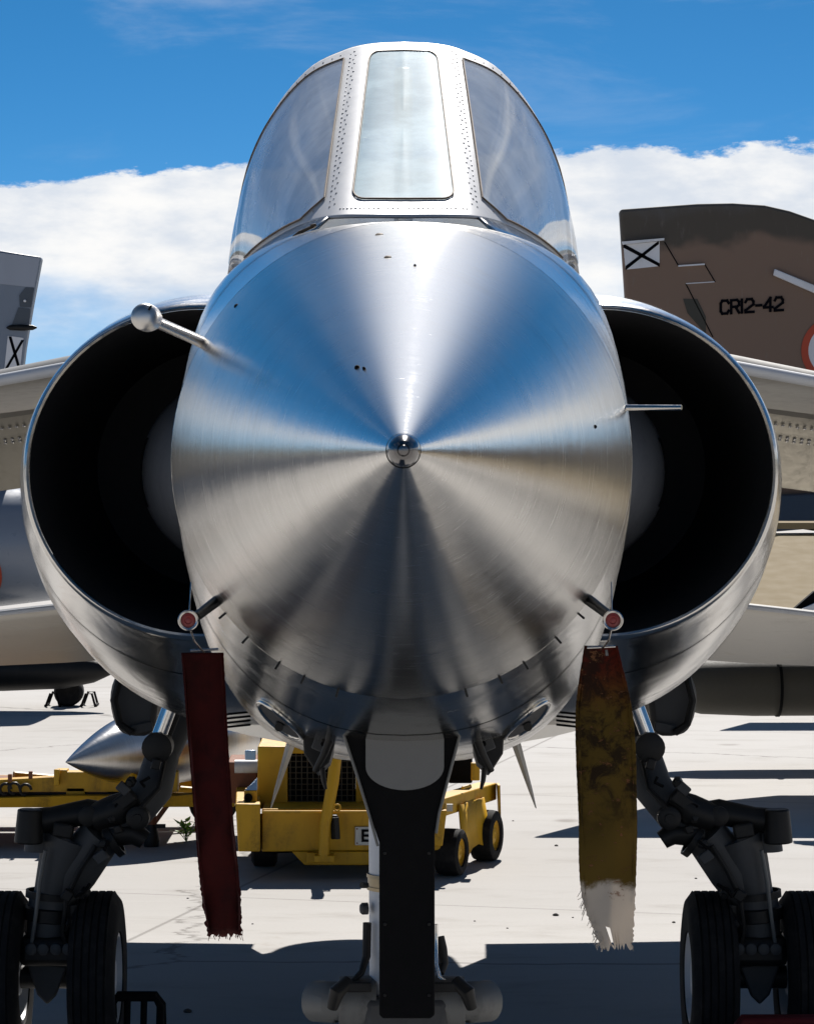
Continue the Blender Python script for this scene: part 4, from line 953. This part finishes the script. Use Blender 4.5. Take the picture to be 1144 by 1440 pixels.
for px, d in ((372, 15.3), (395, 16.2)):
    q = P(px, 1190, d); q.z = .14
    ty = MB().lathe(q, (1, 0, 0), [(-.06, .08), (-.065, .11), (-.05, .135), (.05, .135), (.065, .11), (.06, .08)], 28).build('wheel', M['rubber'], cart)
    MB().lathe(q, (1, 0, 0), [(-.05, 0), (-.05, .08), (.05, .08), (.05, 0)], 24).build('wheel_rim', M['yellow'], ty)
MB().prism([C(372, 1150, 15.1), C(610, 1150, 15.1), C(610, 1200, 15.1), C(372, 1200, 15.1)], (0, 1.0, 0)).build('chassis', M['black'], cart)

# ================================================================== yellow trolley and the silver tank on it
trp = P(130, 1190, 16.2); trp.z = 0
tr = thing('weapon_trolley', trp, 'low yellow trolley with long beams behind the left main wheels', 'trolley')
MB().prism([P(-60, 1100, 16.0), P(78, 1093, 16.0), P(78, 1083, 16.0), P(94, 1083, 16.0), P(94, 1086, 16.0), P(250, 1086, 16.0), P(250, 1114, 16.0), P(-60, 1114, 16.0)], (0, .10, 0)).build('upper_beam', M['yellow'], tr, bevel=.004)
MB().prism([P(-60, 1124, 15.95), P(100, 1119, 15.95), P(250, 1119, 15.95), P(330, 1112, 16.0), P(330, 1135, 16.0), P(-60, 1136, 15.95)], (0, .10, 0)).build('lower_beam', M['yellow'], tr, bevel=.004)
MB().prism([P(-60, 1092, 17.0), P(330, 1092, 17.0), P(330, 1125, 17.0), P(-60, 1125, 17.0)], (0, .08, 0)).build('rear_beam', M['yellow'], tr, bevel=.004)
MB().prism([(-3.2, 16.02, .28), (-1.25, 16.02, .28), (-1.25, 16.95, .28), (-3.2, 16.95, .28)], (0, 0, .012)).build('deck_shadow_sheet', M['rust'], tr)  # hidden sheet added to widen the trolley's shadow on the concrete
MB().tube([P(-40, 1116.5, 16.02), P(240, 1116.5, 16.02)], .010, 10).build('brake_rod', M['oily'], tr)
for px, py in ((14, 1094), (43, 1090)): MB().box(P(px, py, 15.98), (.020, .03, .04)).build('beam_peg', M['rust'], tr, bevel=.003)
MB().box(P(80, 1093, 15.97), (.028, .04, .085)).build('beam_stop', M['yellow'], tr, bevel=.003)
for px in (120, 236): MB().box(P(px, 1100, 16.5), (.10, 1.0, .05)).build('cross_member', M['yellow'], tr, bevel=.004)
for k, px in enumerate((213, -30)):
    q = P(px, 1140, 16.1); fz = Vector((q.x, q.y, .03))
    lgx = MB().tube([q + Vector((0, 0, .05)), Vector((q.x, q.y, .09))], [.026, .024], 12).build('jack_leg', M['rust'], tr)
    MB().tube([q + Vector((.13, 0, .09)), Vector((q.x + .01, q.y, .12))], .014, 10).build('jack_brace', M['rust'], lgx)
    MB().tube([Vector((q.x, q.y, .12)), Vector((q.x, q.y, .03)), Vector((q.x, q.y, .0))], [.025, .045, .04], 14).build('jack_foot', M['oily'], lgx)
    MB().box((q.x, q.y, .11), (.15, .03, .02)).build('jack_handle', M['oily'], lgx)
MB().tube([q + Vector((.15, .3, .16)), P(330, 1117, 17.0)], .02, 8).build('draw_bar', M['yellow'], tr)
for (px, d) in ((-52, 15.95), (-60, 17.0), (300, 17.0)):
    q = P(px, 1150, d); q.z = .14
    ty = MB().lathe(q, (0, 1, 0), [(-.04, .08), (-.045, .11), (-.03, .14), (.03, .14), (.045, .11), (.04, .08)], 28).build('wheel', M['rubber'], tr)
    MB().lathe(q, (0, 1, 0), [(-.035, 0), (-.03, .02), (-.02, .05), (-.035, .08), (.035, .08), (.02, .05), (.03, 0)], 24).build('wheel_rim', M['yellow'], ty)
for x, y in ((20, 1109), (36, 1111), (8, 1110)):
    MB().tube([P(x, y, 15.97) + Vector((.03 * math.cos(k * .6), 0, .03 * math.sin(k * .6))) for k in range(9)], .008, 8).build('hose_loop', M['oily'], tr)
# tank
ta = Vector((.66, .745, .055)).normalized(); t0 = P(92, 1072, 15.75)
tk = thing('drop_tank', t0 + Vector((0, 0, -.3)), 'silver pointed drop tank lying on the yellow trolley', 'tank')
def tank_build():
    rot = Vector((0, 1, 0)).rotation_difference(ta).to_matrix()
    prof = [(0, .001), (.02, .013), (.10, .055), (.20, .102), (.32, .150), (.46, .190), (.60, .212), (.74, .218), (1.2, .218), (1.5, .20), (1.8, .14), (2.0, .05), (2.05, .002)]
    xs = [p[0] for p in prof]; pr = [(2.05 * k / 80, max(.001, crom(xs, [p[1] for p in prof], 2.05 * k / 80))) for k in range(81)]
    o = MB().lathe((0, 0, 0), (0, 1, 0), pr, 64).build('tank_body', M['tank'], tk, origin=(0, 0, 0), smooth=60)
    o.location = t0 - WORLD[tk.name]; o.rotation_euler = rot.to_euler(); WORLD[o.name] = t0
    for yy, rr in ((.62, .2145), (1.25, .2165)):
        s = MB().lathe((0, yy, 0), (0, 1, 0), [(0, rr - .004), (0, rr + .0015), (.006, rr + .0015), (.006, rr - .004)], 64).build('seam_band', M['oily'], o, origin=(0, 0, 0)); s.location = (0, 0, 0)
    for a in (40, 70, 100):
        s = MB().box((.218 * math.cos(R(a)), .95, .218 * math.sin(R(a))), (.004, .10, .02), Matrix.Rotation(-R(a), 3, 'Y')).build('tank_stencil', M['bluegrey'], o, origin=(0, 0, 0)); s.location = (0, 0, 0)
tank_build()
for q in ((.40,), (1.3,)):
    c = t0 + ta * q[0]; MB().box((c.x, c.y, .37), (.26, .10, .10), Matrix.Rotation(-.7, 3, 'Z')).build('tank_cradle', M['yellow'], tr, bevel=.01)

# ================================================================== camouflaged jet behind on the right
BD_ = 30.0
br_ = thing('camouflaged_jet', (P(1000, 640, BD_).x + 4, BD_, 0), 'brown camouflaged jet with code CR12-42 on its tall fin, behind right', 'aircraft')
def B(px, py, d=BD_): return P(px, py, d)
fino = [(871, 294), (872, 303), (880, 430), (884, 560), (1230, 560), (1330, 470), (1215, 350), (1180, 322), (1144, 308), (1110, 296), (1075, 288), (1030, 285), (980, 286)]
fin = MB().prism([B(x, y) for x, y in fino], (0, .22, 0)).build('tail_fin', M['camo'], br_, origin=Vector((B(1000, 0).x, BD_, 0)), bevel=.03)
FE = BD_ - .006
MB().prism([B(875, 344, FE - .005), B(933, 338, FE - .005), B(933, 335, FE - .005), B(874, 340, FE - .005)], (0, -.05, 0)).build('rudder_hinge_rib', M['white'], fin)
fl_ = MB().prism([B(876, 344, FE), B(927, 339, FE), B(927, 374, FE), B(879, 379, FE)], (0, .004, 0)).build('flag_panel', M['white'], fin)
for a, b_ in (((876, 345), (927, 373)), ((879, 377), (926, 341))):
    MB().prism([B(a[0], a[1] - 3, FE - .004), B(b_[0], b_[1] - 3, FE - .004), B(b_[0], b_[1] + 2, FE - .004), B(a[0], a[1] + 3, FE - .004)], (0, .003, 0)).build('flag_cross', M['mark_black'], fl_)
GL = {'C': [[(1, .8), (.8, 1), (.2, 1), (0, .8), (0, .2), (.2, 0), (.8, 0), (1, .2)]], 'R': [[(0, 0), (0, 1), (.75, 1), (1, .85), (1, .6), (.75, .48), (0, .48)], [(.55, .48), (1, 0)]],
      '1': [[(.5, 0), (.5, 1)]], '2': [[(0, .8), (.2, 1), (.8, 1), (1, .8), (1, .58), (0, .15), (0, 0), (1, 0)]], '-': [[(.1, .48), (.9, .48)]], '4': [[(.75, 0), (.75, 1), (0, .35), (0, .28), (1, .28)]]}
code = MB(); cx0 = 1013.0; nseg = 0
for chh, cw in (('C', 11), ('R', 11), ('1', 4), ('2', 11), ('-', 8), ('4', 11.5), ('2', 11)):
    for line in GL[chh]:
        for (xa, ya), (xb, yb_) in zip(line[:-1], line[1:]):
            wq = cw if chh != '1' else 1
            ax_, ay_, bx_, by_ = cx0 + xa * wq, 438.5 - ya * 18, cx0 + xb * wq, 438.5 - yb_ * 18
            L_ = math.hypot(bx_ - ax_, by_ - ay_) or 1; ux, uy = (bx_ - ax_) / L_ * 1.9, (by_ - ay_) / L_ * 1.9; px_, py_ = -uy, ux
            sk = lambda x_, y_: B(x_, y_ - (x_ - 1056) * .06, FE - .0002 * nseg)
            code.prism([sk(ax_ - ux + px_, ay_ - uy + py_), sk(bx_ + ux + px_, by_ + uy + py_), sk(bx_ + ux - px_, by_ + uy - py_), sk(ax_ - ux - px_, ay_ - uy - py_)], (0, .003, 0)); nseg += 1
    cx0 += (cw if chh != '1' else 2) + 3.6
code.build('fin_code', M['mark_black'], fin, smooth=None)
MB().prism([B(953, 373, FE), B(990, 370.5, FE), B(990, 372.5, FE), B(953, 375, FE)], (0, -.03, 0)).build('fin_trim_edge', M['white'], fin)
MB().prism([B(964, 398, FE), B(1004, 395.5, FE), B(1004, 396.7, FE), B(964, 399.2, FE)], (0, .004, 0)).build('fin_trim_edge', M['white'], fin)
for pts in ([(934, 340), (954, 374)], [(990, 371), (1005, 396)], [(964, 399), (1002, 474)]):
    (x0, y0), (x1, y1) = pts
    MB().prism([B(x0 - .8, y0, FE), B(x0 + .8, y0, FE), B(x1 + .8, y1, FE), B(x1 - .8, y1, FE)], (0, .004, 0)).build('rudder_seam', M['mark_black'], fin)
MB().prism([B(1088, 378, FE), B(1170, 412, FE), B(1168, 423, FE), B(1086, 387, FE)], (0, -.05, 0)).build('fin_light_strip', M['white'], fin, bevel=.01)
rc = B(1174, 493, FE)
def disc(name, r0, r1, mat, par, c, off, ax=(0, -1, 0)):
    return MB().lathe(Vector(c) + Vector(ax) * off, ax, [(0, r0), (.002, r0), (.002, r1), (0, r1)], 48).build(name, mat, par)
rd = disc('roundel_ring', 48 * BD_ / F, 38 * BD_ / F, M['mark_red'], fin, rc, .002)
disc('roundel_field', 38 * BD_ / F, .0, M['white'], rd, rc, .001)
MB().prism([B(960, 420, FE), B(980, 420, FE), B(992, 445, FE), B(992, 470, FE), B(966, 440, FE)], (0, .004, 0)).build('fin_patch', M['camodark'], fin)
# fuselage runs off to the right, belly pale
fs2 = []
for x, r1, z1 in ((2.2, .30, 2.1), (3.0, .55, 2.05), (5.0, .75, 1.95), (9, .85, 1.9), (15, .8, 1.85), (20, .3, 1.7)):
    fs2.append([Vector((x, BD_ + .1 + r1 * 1.0 * math.cos(k * math.tau / 40), z1 + r1 * math.sin(k * math.tau / 40))) for k in range(40)])
MB().loft(fs2, cap0=True, cap1=True).build('fuselage', M['camo'], br_, origin=Vector((B(1000, 0).x, BD_, 0)), smooth=60)
MB().lathe((2.25, BD_ + .1, 2.1), (-1, 0, 0), [(0, .34), (.4, .30), (.38, .26), (0, .28)], 32).build('jet_nozzle', M['oily'], br_)
# stabilator: drooping brown slab; beige lower fuselage side
MB().prism([B(1070, 698, 29.4), B(1240, 690, 29.4), B(1240, 735, 29.2), B(1090, 748, 29.2)], (0, .6, .04)).build('stabilator', M['bluegrey_dark'], br_, bevel=.02)
MB().prism([B(1020, 760, 29.6), B(1060, 752, 29.6), B(1330, 752, 29.6), B(1330, 862, 29.6), B(1000, 866, 29.6)], (0, .8, 0)).build('belly_fairing', M['beige'], br_, bevel=.05)
MB().prism([B(1114, 858, 17.4), B(1144, 832, 17.4), B(1190, 820, 17.4), B(1190, 876, 17.4), B(1114, 876, 17.4)], (0, .06, 0)).build('dark_wedge', M['black'], br_)  # plain black wedge by the near edge of the tan wing
MB().prism([B(1124, 858, 17.35), B(1160, 842, 17.35), B(1164, 852, 17.35), B(1130, 866, 17.35)], (0, .04, 0)).build('white_bar', M['white'], br_)  # small white bar in front of the black wedge
wg = MB().prism([(.85, 17.6, 1.10), (10, 17.5, 1.083), (10.8, 21.0, 1.667), (10.2, 19.9, 1.484), (2.5, 20.0, 1.50), (1.6, 19.2, 1.367)], (0, 0, .07)).build('wing', M['tan'], br_, bevel=.03)
MB().prism([(2.6, 24.3, 1.50), (10.6, 24.4, 1.50), (10.6, 25.0, 1.50), (2.9, 24.95, 1.50)], (0, 0, .05)).build('shadow_band_plate', M['tan'], br_)  # plate added for the thin shadow band it casts on the ground
dtk = MB(); td = 20.2; cz_ = P(0, 966, td).z; r_ = .20
dtk.lathe((P(985, 0, td).x - .25, td, cz_), (1, .05, 0), [(0, .08), (.08, .14), (.25, .185), (.6, .20), (3.0, .20), (4.0, .12), (4.5, .02)], 40, cap0=True)
tnk2 = dtk.build('wing_tank', M['camodark'], br_, smooth=60)
MB().lathe((P(1090, 0, td).x, td, cz_), (1, .05, 0), [(0, .198), (0, .203), (.02, .203), (.02, .198)], 40).build('tank_band', M['black'], tnk2)
MB().prism([(3.3, td - .03, cz_ + .18), (4.8, td - .03, cz_ + .18), (4.9, td - .03, 1.30), (4.3, td - .03, 1.30)], (0, .06, 0)).build('tank_pylon', M['camodark'], br_)
for x in (5.5, 13):
    MB().tube([(x, BD_ - .6, 1.3), (x, BD_ - .6, .35)], .07, 14).build('gear_strut', M['gearwhite'], br_)
    MB().lathe((x, BD_ - .6, .35), (0, 1, 0), [(-.12, .2), (-.12, .32), (-.08, .35), (.08, .35), (.12, .32), (.12, .2)], 28).build('wheel', M['rubber'], br_)

# ================================================================== blue-grey jet behind on the left
LD = 25.0
lj = thing('grey_jet', (P(0, 0, LD).x - 4, LD, 0), 'blue-grey jet with white crossed rudder flag parked behind on the left', 'aircraft')
def Lp(px, py, d=LD): return P(px, py, d)
lf = MB().prism([Lp(-180, 362), Lp(-60, 344), Lp(0, 352), Lp(58, 361), Lp(46, 425), Lp(35, 490), Lp(22, 600), Lp(10, 690), Lp(-260, 690)], (0, .16, 0)).build('tail_fin', M['bluegrey'], lj, origin=Lp(0, 500), bevel=.02)
LE_ = LD - .006
MB().prism([Lp(-180, 366, LE_), Lp(-60, 347, LE_), Lp(0, 355, LE_), Lp(56, 363, LE_), Lp(48, 404, LE_), Lp(0, 399, LE_), Lp(-180, 395, LE_)], (0, .004, 0)).build('fin_cap', M['bluegrey_light'], lf)
MB().prism([Lp(36, 404, LE_ - .002), Lp(48, 405, LE_ - .002), Lp(44, 432, LE_ - .002), Lp(28, 431, LE_ - .002), Lp(27, 415, LE_ - .002)], (0, .004, 0)).build('antenna_panel', M['bluegrey_dark'], lf)
MB().lathe(Lp(35, 423, LE_), (0, -1, 0), [(0, .012), (.02, .010), (.024, 0)], 12).build('tail_lamp', M['white'], lf)
MB().prism([Lp(26, 432, LE_ - .002), Lp(43, 434, LE_ - .002), Lp(41, 455, LE_ - .002), Lp(16, 458, LE_ - .002)], (0, .004, 0)).build('rudder_patch', M['bluegrey_dark'], lf)
MB().lathe(Lp(9, 460.5, LD - .02), (1, 0, 0), [(0, .004), (.03, .022), (.12, .026), (.22, .022), (.255, .006)], 16, cap0=True, cap1=True).build('rudder_actuator', M['oily'], lf)
flg = MB().prism([Lp(11, 472, LE_), Lp(33, 475, LE_), Lp(28, 520, LE_), Lp(6, 520, LE_)], (0, .004, 0)).build('flag_panel', M['white'], lf)
for a, b_ in (((14, 473), (27, 518)), ((32, 478), (9, 518))):
    MB().prism([Lp(a[0] - 2, a[1], LE_ - .003), Lp(a[0] + 2, a[1], LE_ - .003), Lp(b_[0] + 2, b_[1], LE_ - .003), Lp(b_[0] - 2, b_[1], LE_ - .003)], (0, .003, 0)).build('flag_cross', M['mark_black'], flg)
M['lskin'] = paint('pale_blue_grey_paint', (0.20, 0.23, 0.28), 0.3, 0.45, (0.10, 0.11, 0.13), 1.5)
fs3 = []
for x, r1, z1 in ((110, .40, 1.36), (70, .47, 1.35), (0, .50, 1.33), (-200, .56, 1.33), (-900, .6, 1.35), (-1500, .5, 1.35), (-2000, .1, 1.3)):
    X = Lp(x, 0).x; fs3.append([Vector((X, LD + .1 + r1 * math.cos(k * math.tau / 40), z1 + r1 * math.sin(k * math.tau / 40))) for k in range(40)])
lfu = MB().loft(fs3, cap0=True, cap1=True).build('fuselage', M['lskin'], lj, smooth=60)
rcl = Lp(-14, 806, LD - .40)
for nm, r0, r1_, mt, o_ in (('roundel_ring', 24, 18, 'mark_red', .0), ('roundel_band', 18, 12, 'mark_yellow', .0), ('roundel_centre', 12, 0, 'mark_red', .0)):
    pts0 = []; pts1 = []
    for k in range(41):
        a = k * math.tau / 40
        for r_, lst in ((r0, pts0), (r1_, pts1)):
            X = Lp(-11 + r_ * math.cos(a) * .9, 0).x; z = Lp(0, 806 + r_ * 1.35 * math.sin(a)).z
            r_f = .506; dz_ = z - 1.33; lst.append(Vector((X, LD + .1 - math.sqrt(max(.0, r_f ** 2 - dz_ ** 2)), z)))
    MB().loft([pts0, pts1], closed=False).build(nm, M[mt], lfu)
MB().prism([Lp(-900, 880, 24.0), Lp(-160, 866, 24.0), Lp(40, 880, 25.0), Lp(-900, 890, 25.0)], (0, 0, .05)).build('wing', M['lskin'], lj)
MB().lathe(Lp(158, 943, 24.6), (-1, 0, 0), [(0, .03), (.15, .10), (.4, .15), (.9, .17), (2.5, .17), (3.5, .05)], 32, cap0=True).build('belly_tank', M['oily'], lj, smooth=60)
MB().box(Lp(-30, 930, 24.6), (.9, .08, .2)).build('tank_pylon', M['bluegrey_dark'], lj)
wl = Lp(97, 975, 25.0); wl.z = .12
MB().lathe(wl, (0, 1, 0), [(-.1, .02), (-.1, .10), (-.07, .12), (.07, .12), (.1, .10), (.1, .02)], 28, cap0=True, cap1=True).build('wheel', M['rubber'], lj)
MB().tube([wl + Vector((0, 0, .25)), wl], .05, 12).build('gear_strut', M['oily'], lj)
for k, px in enumerate((74, 124)):
    q = Lp(px, 985, 24.9); q.z = 0
    ch = MB(); s_ = .045
    ch.tube([q + Vector((-.06, 0, 0)), q + Vector((-.02, 0, .11)), q + Vector((.03, 0, .11)), q + Vector((.06, 0, 0))], .010, 8)
    ch.tube([q + Vector((-.06, .2, 0)), q + Vector((-.02, .2, .11)), q + Vector((.03, .2, .11)), q + Vector((.06, .2, 0))], .010, 8)
    ch.tube([q + Vector((-.06, 0, .01)), q + Vector((-.06, .2, .01))], .012, 8); ch.tube([q + Vector((.06, 0, .01)), q + Vector((.06, .2, .01))], .012, 8)
    tag(ch.build('wheel_chock', M['black']), ['black tubular chock on the near left side of the grey jet wheel', 'black tubular chock on the right side of the grey jet wheel'][k], 'chock', 'chocks at the grey jet wheel')
for x in (-6.5, -12):
    MB().tube([(x, LD, 1.0), (x, LD, .3)], .06, 12).build('gear_strut', M['gearwhite'], lj)
    MB().lathe((x, LD, .3), (0, 1, 0), [(-.1, .2), (-.1, .28), (-.07, .30), (.07, .30), (.1, .28), (.1, .2)], 28).build('wheel', M['rubber'], lj)

# ================================================================== small things on the ground
def chock(c, mat, label, wid, h_):
    t = thing('wheel_chock', c, label, 'chock')
    for s_ in (-1, 1):
        MB().tube([c + Vector((-wid / 2, s_ * .10, .014)), c + Vector((-wid / 2, s_ * .03, h_ - .03)), c + Vector((-wid / 2 + .02, s_ * .025, h_)), c + Vector((wid / 2 - .02, s_ * .025, h_)), c + Vector((wid / 2, s_ * .03, h_ - .03)), c + Vector((wid / 2, s_ * .10, .014))], .014, 10).build('frame_tube', mat, t, smooth=60)
    for k in (1, 2):
        x = -wid / 2 + wid * k / 3
        MB().tube([c + Vector((x, -.10, .014)), c + Vector((x, -.025, h_))], .012, 10).build('stay', mat, t)
    MB().tube([c + Vector((-wid / 2, -.10, .016)), c + Vector((wid / 2, -.10, .016))], .016, 10).build('base_tube', mat, t)
    return t
M['redpaint'] = paint('chock_red', (0.11, 0.008, 0.010), 0.6, 0.5, spec=0.2)
q = P(1120, 1440, 9.9)
chock(Vector((q.x, 9.9, .0)), M['redpaint'], 'dark red tubular chock in front of the right main wheels', .40, .245)
q = P(192, 1440, 10.3)
chock(Vector((q.x, 10.3, .0)), M['black'], 'black tubular chock beside the left main wheel', .17, .25)
# pebbles
rnd = random.Random(21)
def pebble(c, s, label):
    mb = MB(); n = 7; rings_ = []
    for i, (h, r_) in enumerate(((0, .8), (.35, 1.0), (.75, .7), (1.0, .25))):
        rings_.append([Vector((c.x + s * r_ * rnd.uniform(.75, 1.15) * math.cos(k * math.tau / n), c.y + s * r_ * rnd.uniform(.75, 1.15) * math.sin(k * math.tau / n), c.z + s * h * .7)) for k in range(n)])
    tag(mb.loft(rings_, True, True, True).build('pebble', M['stone'], smooth=None), label, 'pebble', 'loose grit on the concrete')
def on_ground(px, py): return Vector(((px - CX) * H / (py - CY), H * F / (py - CY), 0))
for px, py, s, lb_ in ((781, 1288, .016, 'larger dark pebble on the lit concrete left of the worn ribbon'), (805, 1291, .006, 'small dark grit speck just right of the larger pebble'), (667, 1296, .006, 'small dark grit speck on lit concrete right of the nose gear door'),
                       (713, 1306, .006, 'small grit speck below and left of the larger pebble'), (355, 1300, .006, 'small grit speck right of the red ribbon'), (264, 1264, .007, 'small grit speck left of the red ribbon end'),
                       (782, 1190, .012, 'dark flat grit piece near the wedge shadow left of the worn ribbon'), (721, 1155, .007, 'small grit speck below the right ventral fin tip'), (947, 1298, .010, 'dark pebble just left of the right main wheel'), (264, 1424, .020, 'dark pebble in the shadow at bottom left'), (978, 1236, .008, 'small grit speck beyond the right main wheel')):
    pebble(on_ground(px, py), s, lb_)
# weed
wp_ = on_ground(262, 1184)
weed = thing('weed', wp_, 'small green leafy weed growing from the concrete left of the red ribbon', 'plant')
rnd = random.Random(4)
for k in range(9):
    a = rnd.uniform(0, math.tau); hgt = rnd.uniform(.05, .12); tip_ = wp_ + Vector((math.cos(a) * rnd.uniform(.02, .06), math.sin(a) * .04, hgt))
    MB().tube([wp_, wp_.lerp(tip_, .5) + Vector((0, 0, .01)), tip_], .0022, 5).build('stem', M['leaf'], weed)
    for j in range(4):
        p = wp_.lerp(tip_, .45 + .18 * j); b = rnd.uniform(0, math.tau); L = rnd.uniform(.045, .075)
        dv = Vector((math.cos(b), math.sin(b) * .7, rnd.uniform(.1, .8))).normalized(); sd = dv.cross(Vector((0, 0, 1))).normalized() * L * .26
        MB().add([p, p + dv * L * .4 + sd, p + dv * L, p + dv * L * .4 - sd], [(0, 1, 2, 3)]).build('leaf', M['leaf'], weed, smooth=None)
